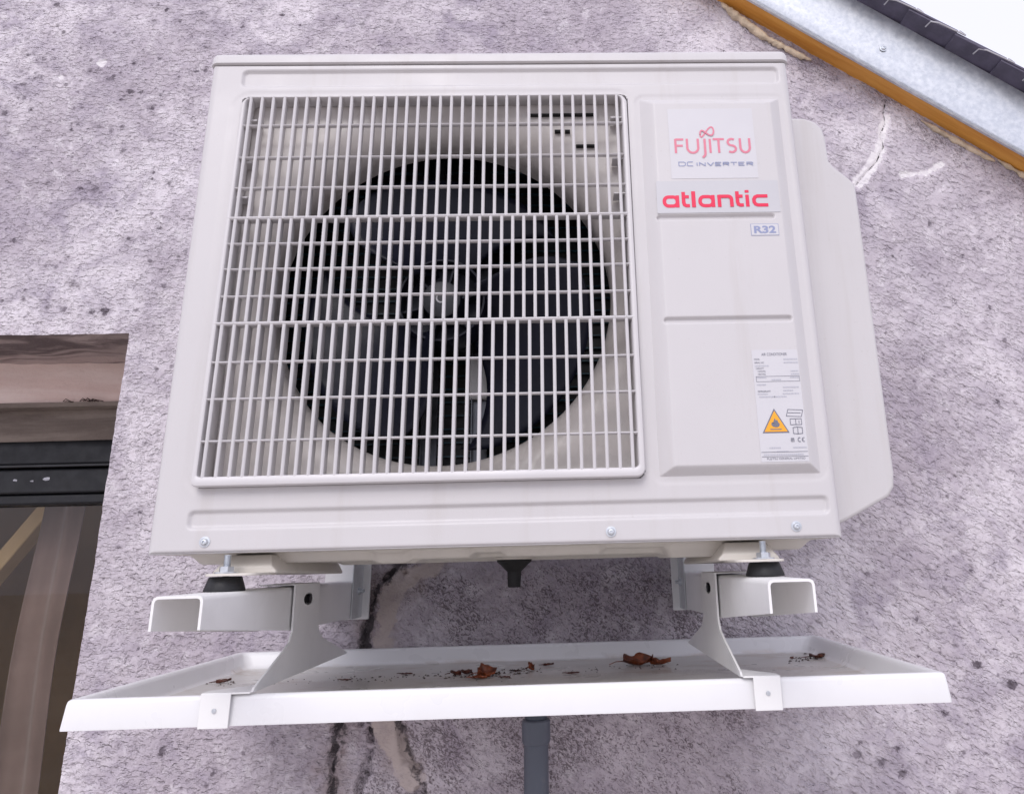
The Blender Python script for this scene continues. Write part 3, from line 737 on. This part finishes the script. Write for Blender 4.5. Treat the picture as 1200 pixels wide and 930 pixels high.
def tri(x0, x1, z0, z1, y, mat, name):
    k = MB(); k.add([(x0, y, z0), (x1, y, z0), ((x0+x1)/2, y, z1)], [(0, 1, 2)]); return under(k.build(name, mat), sp_o)
tri(.7120, .7445, .1195, .1490, yp, 'greyprint', 'warning_triangle')
tri(.7143, .7422, .1210, .1461, yp-.0002, 'orangeprint', 'warning_field')
k = MB(); fl = [(.7283, .1262), (.7250, .1270), (.7232, .1295), (.7240, .1325), (.7252, .1312), (.7262, .1335), (.7282, .1375), (.7290, .1345), (.7308, .1352), (.7318, .1322), (.7336, .1300), (.7325, .1272), (.7300, .1262)]
k.add([(x, yp-.0004, z) for x, z in fl]+[(.7284, yp-.0004, .1300)], [(i, (i+1) % len(fl), len(fl)) for i in range(len(fl))])
k.add([(.7215, yp-.0004, .1232), (.7352, yp-.0004, .1232), (.7352, yp-.0004, .1244), (.7215, yp-.0004, .1244)], [(0, 1, 2, 3)])
under(k.build('flame_symbol', 'greyprint'), sp_o)
k = MB(); I = lambda a_, b_: (a_, b_)
for ps, c_ in (([(.7425, .1395), (.7450, .1475), (.7630, .1465), (.7605, .1385)], True), ([(.7445, .1435), (.7600, .1430)], False),
               ([(.7465, .1290), (.7465, .1360), (.7600, .1360), (.7600, .1290)], True), ([(.7530, .1290), (.7530, .1360)], False), ([(.7570, .1305), (.7570, .1340)], False),
               ([(.7490, .1185), (.7490, .1255), (.7540, .1262), (.7600, .1255), (.7600, .1185), (.7545, .1180)], True), ([(.7545, .1180), (.7545, .1262)], False)):
    stroke(k, ps, .0007, I, yp, c_)
# conformity marks
stroke(k, arc(.7555, .1110, .0020, .0024, 60, 300, 8), .0008, I, yp); stroke(k, arc(.7605, .1110, .0020, .0024, 60, 300, 8), .0008, I, yp); stroke(k, [(.7587, .1110), (.7603, .1110)], .0007, I, yp)
for a_ in (.7455, .7470, .7485): stroke(k, [(a_, .1085), (a_, .1130)], .0008, I, yp)
stroke(k, [(.7455, .1128), (.7490, .1128)], .0006, I, yp)
under(k.build('pictograms', 'greyprint'), sp_o)

# front screws
for x, z in ((.0656, .0112), (.5279, .0112), (.7439, .0120)): screw((x, .0001, z), ac, .0042)

# grille ---------------------------------------------------------------------
def gy(z): return -.0025-.0125*(1-(z-GZ0)/(GZ1-GZ0))
k = MB(); n = 8
def gloop(x0, x1, z0, z1, r, dy): return [(x, gy(z)+dy, z) for x, z in rrect(x0, x1, z0, z1, r, n)]
ox0, ox1, oz0, oz1 = GX0+.0015, GX1-.0015, GZ0+.0012, GZ1-.0012
loops = [[(x, .020, z) for x, z in rrect(ox0, ox1, oz0, oz1, (.013, .013, .006, .010), n)], gloop(ox0, ox1, oz0, oz1, (.013, .013, .006, .010), .003), gloop(ox0+.001, ox1-.001, oz0+.001, oz1-.0008, (.0125, .0125, .0055, .0095), .0005),
         gloop(ox0+.0025, ox1-.0025, oz0+.0025, oz1-.001, (.012, .012, .005, .009), 0), gloop(ox0+.0045, ox1-.0060, oz0+.0095, oz1-.0012, (.010, .010, .004, .006), 0), gloop(ox0+.0058, ox1-.0072, oz0+.0108, oz1-.0016, (.009, .009, .0035, .005), .0010),
         [(x, .020, z) for x, z in rrect(ox0+.0085, ox1-.0100, oz0+.0135, oz1-.0020, (.008, .008, .003, .004), n)]]
k.loft(loops, False, False)
grille = A(k.build('grille', 'plastic', angle=45))
bx0, bx1 = ox0+.005, ox1-.0068
rows = [(.5480, 0), (.4993, 0), (.4543, 0), (.4106, 1), (.3750, 0), (.3401, 0), (.3036, 0), (.2680, 1), (.2191, 0), (.1738, 0), (.1237, 0)]
def rod(z, thick):
    h = .0042 if thick else .0029; k = MB(); y0 = gy(z)+(.0004 if thick else .0016); dep = .015 if thick else .0065
    sec = [(y0, -h*.25), (y0-.0006, 0), (y0, h*.25), (y0+.0012, h*.5), (y0+dep, h*.40), (y0+dep, -h*.40), (y0+.0012, -h*.5)]
    k.loft([[(bx0-.003, y, z+q_) for y, q_ in sec], [(bx1+.003, y, z+q_) for y, q_ in sec]])
    return k.build('crossbar', 'plastic')
for z, th in rows: under(rod(z, th), grille)
def slat_mesh(z0, z1, depth):
    k = MB(); hw = .00205
    def sec(z):
        y = gy(z)
        return [(-hw, y+.0014, z), (-hw*.55, y+.0002, z), (0, y-.0002, z), (hw*.55, y+.0002, z), (hw, y+.0014, z), (hw*.55, y+depth, z), (-hw*.55, y+depth, z)]
    k.loft([sec(z0), sec(z1)]); return k.mesh('slat')
for (z0, z1, nb, dep) in ((.4092, .5925, 34, .0125), (.2695, .4088, 36, .0135), (.0815, .2664, 34, .0170)):
    me = slat_mesh(z0, z1, dep); me.materials.append(M['plastic'])
    for i in range(nb):
        o = bpy.data.objects.new('slat', me); COL.objects.link(o)
        x = bx0+(i+.5)*(bx1-bx0)/nb; o.location = (x, 0, 0); under(o, grille)
# moulded tabs at both flanks of the grille
for z in (.5600, .4440, .4960):
    for s_, xx in ((0, bx0), (1, bx1-.016)):
        k = MB().box(xx+(-.002 if not s_ else 0), xx+.016+(.002 if s_ else 0), gy(z)+.008, .024, z-.0010, z+.0010)
        under(k.build('clip', 'plastic', bevel=.0004), grille)

# fan shroud -------------------------------------------------------------------
FCX, FCZ, FR = .3170, .3235, .2250
def shroud(X, Z):
    r = np.hypot(X-FCX, Z-FCZ); t_ = np.clip((FR+.050-r)/.050, 0, 1)
    y = .026+.040*(1-np.sqrt(np.maximum(0, 1-t_**2.2)))
    y = y-.005*sstep(np.minimum(np.minimum(X-GX0, GX1-X), np.minimum(Z-GZ0, GZ1-Z)), .02, .002)
    return X, y, Z
k = MB(); na = 160; loops = []
def rmax(a):
    c_, s_ = math.cos(a), math.sin(a); hx = (GX1+.0015-FCX) if c_ > 0 else (FCX-GX0+.0015); hz = (GZ1+.0015-FCZ) if s_ > 0 else (FCZ-GZ0+.0015)
    return min(hx/max(1e-6, abs(c_)), hz/max(1e-6, abs(s_)))
ang = sorted([2*math.pi*i/na for i in range(na)])
for t_ in list(np.linspace(0, 1, 22)**1.6):
    l = []
    for a in ang:
        r = FR+(rmax(a)-FR)*t_; x, z = FCX+r*math.cos(a), FCZ+r*math.sin(a)
        l.append((x, float(shroud(np.array([x]), np.array([z]))[1][0]), z))
    loops.append(l)
loops = [[(FCX+(FR+.002)*math.cos(a), .096, FCZ+(FR+.002)*math.sin(a)) for a in ang]]+loops
k.loft(loops, False, False); A(k.build('fan_shroud', 'shroud', angle=70))
# walls of the recess behind the front panel
k = MB(); k.loft([[(x, y, z) for x, z in rrect(GX0+.0006, GX1-.0006, GZ0+.0006, GZ1-.0002, .008, 8)] for y in (.0004, .0300)], False, False)
A(k.build('recess_wall', 'casing', angle=50))
# vent slots moulded into the upper right corner of the shroud
for (pa, pb, h_) in (((618, 136), (698, 136), .0022), ((650, 155), (657, 155), .0030), ((662, 155), (668, 155), .0030), ((675, 172), (700, 172), .0024)):
    a_ = onY(*pa, .024); b_ = onY(*pb, .024)
    k = MB().box(a_[0], b_[0], .0200, .032, a_[2]-h_/2, a_[2]+h_/2); A(k.build('vent_slot', 'darkhole'))

# fan ---------------------------------------------------------------------------
fan = A(empty('fan', (.3130, .105, .3250)))
def blade_mesh():
    na, nr_ = 26, 16; vs_, fs_ = [], []
    for j in range(nr_+1):
        tr_ = j/nr_; r = .048+(.205-.048)*tr_
        a0 = -18-34*tr_**1.3; a1 = 52+22*tr_-30*tr_**2.5
        for i in range(na+1):
            s_ = i/na; a = R(a0+(a1-a0)*s_)
            y = .150-.085*s_*(.8+.3*(1-tr_))+.012*math.sin(math.pi*s_)
            rr = r-(.012*(2*s_-1)**6 if j == nr_ else 0)
            vs_.append((rr*math.cos(a), y-.10, rr*math.sin(a)))
    for j in range(nr_):
        for i in range(na):
            p = j*(na+1)+i; fs_.append((p, p+1, p+na+2, p+na+1))
    return MB().add(vs_, fs_).mesh('blade', 60)
bm_ = blade_mesh(); bm_.materials.append(M['fan'])
for i in range(3):
    o = bpy.data.objects.new('blade', bm_); COL.objects.link(o); o.parent = fan; o.rotation_euler = (0, R(-88-120*i), 0)
    md = o.modifiers.new('thick', 'SOLIDIFY'); md.thickness = .0028
k = MB(); hc = (.3117, 0, .3262)
k.lathe([(.0600, .135), (.0605, .085), (.0590, .0805), (.0565, .0805), (.0560, .088), (.0560, .118), (.030, .120), (.0275, .116), (.0270, .084), (.0255, .0800), (.004, .0785)], 56, 'y', hc, True, True)
hub = under(k.build('hub', 'fan', angle=40), fan)
k = MB(); k.lathe([(.0262, .0845), (.0258, .0796), (.0240, .0782), (.004, .0776)], 40, 'y', hc); under(k.build('hub_cap', 'hubcap', angle=40), fan)
for i in range(6):
    a = R(60*i+14); k = MB(); p0 = Vector((hc[0]+.026*math.cos(a), .094, hc[2]+.026*math.sin(a))); p1 = Vector((hc[0]+.058*math.cos(a), .094, hc[2]+.058*math.sin(a)))
    tn = Vector((-math.sin(a), 0, math.cos(a)))*.0014
    k.loft([[p0-tn, p0+tn, p0+tn+Vector((0, .025, 0)), p0-tn+Vector((0, .025, 0))], [p1-tn, p1+tn, p1+tn+Vector((0, .025, 0)), p1-tn+Vector((0, .025, 0))]])
    under(k.build('hub_rib', 'fan'), fan)
k = MB(); stroke(k, arc(hc[0], hc[2]+.001, .0062, .0062, 150, 390, 14), .0022, lambda a, b: (a, b), .0770); pass
under(k.build('shaft_nut', 'sticker'), fan)
# motor and its bracket behind the fan
k = MB(); k.lathe([(.048, .165), (.052, .172), (.052, .215), (.046, .222)], 40, 'y', (FCX, 0, FCZ)); A(k.build('fan_motor', 'motor'))
for xx in (FCX-.036, FCX+.036):
    k = MB().box(xx-.011, xx+.011, .198, .2005, .014, .632).box(xx-.011, xx-.0095, .186, .1985, .014, .632); A(k.build('motor_bracket', 'steel'))
k = MB().box(FCX+.02, FCX+.075, .185, .197, FCZ-.115, FCZ-.052); A(k.build('wire_cover', 'bracket', bevel=.004))
# heat exchanger
k = MB().box(.02, .572, .246, .252, .015, .632); coil = A(k.build('coil', 'coil'))
k = MB()
for i in range(29): k.box(.03, .57, .240, .2465, .03+i*.0205, .0325+i*.0205)
o = under(k.build('coil_tubes', 'coiltube'), coil)
# drain elbow under the pan
k = MB(); NX, NY = .4040, .20
k.lathe([(.024, -.0150), (.024, -.0185), (.019, -.0225), (.0095, -.0320), (.0088, -.0510), (.0075, -.0522), (.0066, -.0510), (.0066, -.030)], 28, 'z', (NX, NY, 0)); A(k.build('drain_nozzle', 'black', angle=30))
k = MB(); k.lathe([(.0265, -.0128), (.0265, -.0155), (.020, -.016)], 28, 'z', (NX, NY, 0)); A(k.build('drain_flange', 'pan'))

# ------------------------------------------------------------------ rubber mounts
def mount(xc, label):
    y = .0; e = tag(empty('vibration_mount', (xc, y, -.0425)), label, 'rubber mount', 'rubber mounts under the air conditioner')
    zt = -.0268; zb = -.0425 if xc < .4 else -.0420
    k = MB(); k.lathe([(.0215, zb), (.0220, zb+.0012), (.0175, zt-.0012), (.0165, zt)], 36, 'z', (xc, y, 0)); under(k.build('rubber_cone', 'rubber', angle=50), e)
    k = MB(); k.lathe([(.0125, -.0232), (.0125, -.0218)], 28, 'z', (xc, y, 0)); under(k.build('washer', 'zinc'), e)
    k = MB(); k.lathe([(.0082, -.0216), (.0082, -.0168), (.0074, -.0160)], 6, 'z', (xc, y, 0)); under(k.build('nut', 'zinc', angle=20), e)
    k = MB(); pr = []
    for i in range(22): pr += [(.0040, -.0270+i*.0011), (.0035, -.0270+i*.0011+.00055)]
    k.lathe([(.0038, -.0270)]+pr[1:], 18, 'z', (xc, y, 0)); under(k.build('bolt', 'zinc', angle=60), e)
mount(MXL, 'black rubber mount with bolt, on the bracket arm below the fan grille')
mount(MXR, 'black rubber mount with bolt, on the bracket arm below the rating plate')

# ------------------------------------------------------------------ wall brackets
def bracket(x0, x1, inner, label):
    e = tag(empty('wall_bracket', ((x0+x1)/2, WY, -.10)), label, 'bracket', 'wall brackets carrying the air conditioner')
    th = .0026; yb = WY-.012
    secs = [(-.1213, -.0742, -.0428), (.145, -.0955, -.0425), (yb, -.1000, -.0425)]
    def lp(y, zb, zt):
        o_ = [(x0, zb), (x0, zt-.005), (x0+.0015, zt-.0015), (x0+.005, zt), (x1-.005, zt), (x1-.0015, zt-.0015), (x1, zt-.005), (x1, zb)]
        i_ = [(x1-th, zb), (x1-th, zt-.006), (x1-th-.001, zt-th-.001), (x1-.006, zt-th), (x0+.006, zt-th), (x0+th+.001, zt-th-.001), (x0+th, zt-.006), (x0+th, zb)]
        return [(x, y, z) for x, z in o_+i_]
    k = MB()
    k.loft([lp(y, a, b) for y, a, b in secs])
    under(k.build('arm', 'bracket', angle=45), e)
    # folded wall plate
    xa, xb = (x1+.001, x1+.012) if inner > 0 else (x0-.012, x0-.001)
    k = MB(); s = 1 if inner > 0 else -1
    xi = x1 if inner > 0 else x0
    k.box(min(xi+s*.0005, xi+s*.0028), max(xi+s*.0005, xi+s*.0028), WY-.075, WY-.008, -.1010, -.0140)
    under(k.build('cheek_plate', 'zinc_paint' if 'zinc_paint' in M else 'bracket', bevel=.0006), e)
    k = MB().box(x0-.014, x1+.014, WY-.0105, WY-.003, -.1050, -.0090); under(k.build('wall_plate', 'bracket', bevel=.001), e)
    for z in (-.058,):
        k = MB(); k.lathe([(.0060, 0), (.0060, s*.004), (.0032, s*.0042), (.0032, s*.0095)], 6 if False else 12, 'x', (xi+s*.0028, WY-.040, z)); under(k.build('bolt', 'zinc'), e)
    return e
M['zinc_paint'] = simple('galvanised_plate', (.58, .60, .61), .42, metal=.35, var=.06, scale=30)
BL = (.0755, .1244); BR = (.6738, .7207)
bracket(*BL, +1, 'pale grey bracket arm with open end below the grille end of the air conditioner')
bracket(*BR, -1, 'pale grey bracket arm with open end below the rating plate end of the air conditioner')

# ------------------------------------------------------------------ drip tray
TX0, TX1, TY0, TY1, TZ = -.0733, .9034, .0165, WY-.008, -.1508
tray = tag(empty('drip_tray', (.415, .25, -.18)), 'long white plastic drip tray with leaves in it, hung below the air conditioner', 'drip tray')
def tl(i, z, r): return [(x, y, z) for x, y in rrect(TX0+i, TX1-i, TY0+i, TY1-i, max(.001, r), 6)]
k = MB()
k.loft([tl(.005, -.1800, .003), tl(-.0008, -.1815, .003), tl(-.0010, -.1800, .003), tl(.0008, -.1560, .0035), tl(.0014, -.1528, .004), tl(.0030, -.1512, .005), tl(.005, TZ, .006),
        tl(.0105, TZ-.0004, .009), tl(.0125, -.1520, .010), tl(.0150, -.1560, .012), tl(.0210, -.1700, .014), tl(.0240, -.1735, .014), tl(.0290, -.1755, .014), tl(.05, -.1758, .012)], True, True)
under(k.build('basin', 'tray', angle=55), tray)
k = MB(); k.add([(x, y, -.1749+.00002*i) for i, (x, y) in enumerate(rrect(TX0+.0275, TX1-.0275, TY0+.0275, TY1-.0275, .012, 6))], [tuple(range(28))])
# shallow rain water standing on the tray floor
wt = MB(); wpts = [(x, y, -.1747) for x, y in rrect(TX0+.0268, TX1-.0268, TY0+.0268, TY1-.0268, .013, 6)]
wt.add(wpts, [tuple(range(len(wpts)))])
tag(wt.build('water', 'water'), kind='structure')
# scum line specks are real crumbs further down

# hangers: plates hooked over the arms, strap over the tray front
def hanger(x, s, sx0, sx1, label):
    """plate in the YZ plane at x; s = outward direction (towards the arm)"""
    e = tag(empty('tray_hanger', (x, .18, -.15)), label, 'hanger', 'hangers holding the drip tray')
    pts = [(.130, -.0405), (.232, -.0405), (.236, -.094), (.243, -.104), (.262, -.114), (.395, -.1465), (.395, -.1490), (.020, -.1490), (.0145, -.1482), (.020, -.1440), (.098, -.1180), (.122, -.108), (.131, -.096)]
    t0, t1 = (x, x+.0024) if s < 0 else (x-.0024, x)
    bm = bmesh.new()
    # plate with a bolt hole, cut by triangulating a ring
    hole = [(.186+.020*math.cos(2*math.pi*i/16), -.0590+.0078*math.sin(2*math.pi*i/16)) for i in range(16)]
    vo = [bm.verts.new((t0, y, z)) for y, z in pts]; vh = [bm.verts.new((t0, y, z)) for y, z in hole]
    eo = [bm.edges.new((vo[i], vo[(i+1) % len(vo)])) for i in range(len(vo))]+[bm.edges.new((vh[i], vh[(i+1) % 16])) for i in range(16)]
    bmesh.ops.triangle_fill(bm, edges=eo, use_beauty=True)
    ex = bmesh.ops.extrude_face_region(bm, geom=bm.faces[:])
    bmesh.ops.translate(bm, verts=[g for g in ex['geom'] if isinstance(g, bmesh.types.BMVert)], vec=(t1-t0, 0, 0))
    bmesh.ops.recalc_face_normals(bm, faces=bm.faces)
    me = bpy.data.meshes.new('plate'); bm.to_mesh(me); bm.free()
    o = under(link('plate', me, 'bracket'), e)
    xb = x+s*.0026; k = MB(); k.lathe([(.0150, 0), (.0150, -s*.0002)], 20, 'x', (xb, .178, -.0590)); under(k.build('arm_hole', 'darkhole'), e)
    k = MB(); k.lathe([(.0065, 0), (.0065, -s*.004)], 6, 'x', (xb-s*.0003, .196, -.0590)); under(k.build('bolt', 'motor'), e)
    xo = x+s*.045
    k = MB().box(min(x-s*.0024, xo), max(x-s*.0024, xo), .134, .230, -.0408, -.0390); under(k.build('top_flange', 'bracket', bevel=.0006), e)
    # flange lying on the rim, narrowing into the front strap
    k = MB(); z0, z1 = -.1498, -.1478
    poly = [(x, .085), (x, .0135), (sx1 if s < 0 else sx0, .0125), (sx0 if s < 0 else sx1, .0125), (sx0 if s < 0 else sx1, .030)]
    k.prism(poly, 'z', z0, z1); under(k.build('rim_flange', 'bracket', bevel=.0004), e)
    k = MB().loft([[(sx0, y, z), (sx1, y, z), (sx1, y+.0018, z), (sx0, y+.0018, z)] for y, z in ((.0115, -.1484), (.0112, -.156), (.0110, -.183))])
    st = under(k.build('strap', 'bracket', bevel=.0005), e)
    c = ((sx0+sx1)/2, .0106, -.1655)
    k = MB(); k.lathe([(.0026, 0), (.0022, -.0010), (.0010, -.0011), (.0008, -.0006)], 14, 'y'); under(k.build('screw', 'zinc', loc=c), st)
hanger(.1272, -1, .0750, .1075, 'pale grey hanger strapping the drip tray to the arm below the fan grille')
hanger(.6710, +1, .6815, .7120, 'pale grey hanger strapping the drip tray to the arm below the rating plate')

# drain pipe -----------------------------------------------------------------
PXc, PYc = .4245, .425
dp = tag(empty('drain_pipe', (PXc, PYc, -1.7)), 'dark grey plastic drain pipe running down the wall under the drip tray', 'drain pipe')
k = MB(); k.lathe([(.0135, -.1765), (.0150, -.190), (.0165, -.2240), (.0178, -.2650), (.0165, -.2680)], 36, 'z', (PXc, PYc, 0)); under(k.build('tray_outlet', 'pvcdark'), dp)
k = MB(); k.lathe([(.0205, -.2560), (.0225, -.2580), (.0225, -.2860), (.0208, -.2900), (.0196, -.2910)], 36, 'z', (PXc, PYc, 0)); under(k.build('socket', 'pipe'), dp)
k = MB(); k.lathe([(.0192, -.2700), (.0192, -1.745)], 36, 'z', (PXc, PYc, 0)); under(k.build('pipe', 'pipe'), dp)
k = MB(); k.lathe([(.0203, -.3900), (.0215, -.3910), (.0215, -.4080), (.0203, -.4090)], 36, 'z', (PXc, PYc, 0)); k.box(PXc-.006, PXc+.006, PYc+.02, WY+.004, -.406, -.393); under(k.build('pipe_clip', 'pvcdark'), dp)

# ------------------------------------------------------------------ leaves in the tray
FZ = -.1744
def leaf(px, py, size, rz, curl, mat, label, lift=0., tilt=0., asp=.62, lobes=3, group='dead leaves in the drip tray', seed=0):
    rnd = random.Random(seed); c = onZ(px, py, FZ); curl *= .72; size *= .92
    nu, nv = 14, 8; vs_, fs_ = [], []
    for i in range(nu+1):
        s_ = i/nu; wv = asp*.5*size*(math.sin(math.pi*min(1, s_*1.02)**.8))**.75*(1+.22*math.sin(s_*math.pi*2*lobes+rnd.random()))
        for j in range(nv+1):
            q_ = 2*j/nv-1; x = (s_-.5)*size; y = q_*wv
            z = curl*size*(abs(q_)**1.7*.55+.35*math.sin(s_*3.4+seed)*(1-abs(q_))*.6+.5*abs(s_-.5)**1.4)+.05*size*math.sin(9*s_+5*q_+seed)*min(1, abs(q_)+.2)
            vs_.append((x, y, z))
    for i in range(nu):
        for j in range(nv): p = i*(nv+1)+j; fs_.append((p, p+1, p+nv+2, p+nv+1))
    k = MB().add(vs_, fs_)
    mtx = Matrix.Rotation(rz, 3, 'Z') @ Matrix.Rotation(tilt, 3, 'X')
    k.v = [tuple(mtx @ Vector(v_)) for v_ in k.v]
    zm = min(v_[2] for v_ in k.v); k.v = [(a_, b_, d_-zm-.0006+lift) for a_, b_, d_ in k.v]
    e = tag(empty('dead_leaf', tuple(c)), label, 'leaf', group)
    o = k.build('leaf_blade', mat, angle=70); o.parent = e
    md = o.modifiers.new('thick', 'SOLIDIFY'); md.thickness = .0006
    a0 = mtx @ Vector((-.5*size, 0, curl*size*.2)); a1 = mtx @ Vector((-.95*size, .1*size, curl*size*.1))
    k2 = MB().tube([(a0.x, a0.y, a0.z-zm+lift), ((a0.x+a1.x)/2, (a0.y+a1.y)/2, max(.001, (a0.z+a1.z)/2-zm+lift)), (a1.x, a1.y, .0008)], [.0009, .0007, .0005], 5)
    k2.build('leaf_stalk', mat).parent = e
    return e
leaf(748, 778, .052, R(8), .42, 'leaf1', 'largest curled rust-brown leaf lying in the drip tray', asp=.75, lobes=2, seed=3, tilt=R(10))
leaf(774, 778, .036, R(-20), .45, 'leaf1', 'curled brown leaf touching the largest leaf in the drip tray', asp=.6, seed=4, tilt=R(-12))
leaf(570, 791, .034, R(35), .5, 'leaf1', 'crumpled bright rust leaf with raised tip in the middle of the drip tray', asp=.8, lobes=3, seed=5, tilt=R(28))
leaf(562, 794, .024, R(-15), .4, 'leaf1', 'small rust leaf under the crumpled leaf in the drip tray', asp=.8, seed=6)
leaf(534, 790, .018, R(5), .6, 'leaf2', 'small dark curled leaf, first of a pair beside the crumpled leaf', asp=.9, seed=8)
leaf(547, 789, .017, R(15), .6, 'leaf2', 'small dark curled leaf between its twin and the crumpled leaf', asp=.9, seed=9)
leaf(621, 784, .020, R(75), .5, 'leaf1', 'small orange-brown leaf standing on edge in the drip tray', asp=.7, seed=10, tilt=R(55))
leaf(643, 779, .018, R(5), .35, 'leaf2', 'tiny blackened leaf past the leaf standing on edge', asp=.5, seed=11)
leaf(672, 788, .019, R(12), .15, 'leaf2', 'flat black leaf lying alone before the largest leaf', asp=.35, seed=12)
leaf(593, 793, .012, R(0), .3, 'leaf2', 'tiny dark leaf scrap beside the crumpled leaf', asp=.5, seed=13)
leaf(958, 770, .030, R(8), .35, 'leaf2', 'dark red-brown leaf at the rating plate end of the drip tray', asp=.6, seed=14)
leaf(972, 769, .022, R(-25), .35, 'leaf1', 'small brown leaf against the dark leaf at the rating plate end', asp=.7, seed=15)
leaf(928, 771, .010, R(60), .5, 'leaf2', 'tiny leaf scrap between the hanger and the dark leaf', asp=.6, seed=16)
leaf(262, 799, .022, R(25), .4, 'leaf2', 'thin brown leaf behind the strap at the grille end of the tray', asp=.35, seed=17)
leaf(477, 789, .018, R(0), .15, 'leaf2', 'thin dark leaf lying flat between the dark pair and the hanger', asp=.3, seed=18)
leaf(405, 796, .014, R(0), .2, 'leaf2', 'tiny dark leaf nearest the hanger at the grille end', asp=.4, seed=19)
# crumbs: nobody could count them
k = MB(); rnd = random.Random(2)
def crumb(px, py, s):
    p = onZ(px, py, FZ)
    if not (TX0+.03 < p[0] < TX1-.03 and TY0+.03 < p[1] < TY1-.03): return
    a_ = rnd.uniform(0, 3.1); n_ = 5
    ring = [(p[0]+s*(1.6 if abs(math.cos(6.28*i/n_-a_)) > .6 else .5)*math.cos(6.28*i/n_), p[1]+s*rnd.uniform(.5, 1)*math.sin(6.28*i/n_), FZ-.0004) for i in range(n_)]
    k.add(ring+[(p[0], p[1], FZ+s*rnd.uniform(.3, .8))], [(i, (i+1) % n_, n_) for i in range(n_)])
for (a0, b0, a1, b1, n_, smin, smax) in ((575, 789, 620, 784, 16, .0012, .0030), (400, 797, 640, 784, 40, .0006, .0022), (660, 786, 800, 778, 16, .0006, .0016), (920, 773, 990, 768, 26, .0006, .0028), (240, 803, 275, 798, 10, .0006, .002), (300, 800, 420, 793, 10, .0005, .0014), (530, 792, 600, 792, 18, .0008, .002)):
    for _ in range(int(n_*2.2)):
        q_ = rnd.random(); crumb(a0+(a1-a0)*q_, b0+(b1-b0)*q_+rnd.gauss(0, 2.0), rnd.uniform(smin, smax))
tag(k.build('leaf_litter', 'crumb'), kind='stuff', label='fine dark leaf crumbs scattered on the wet drip tray floor')
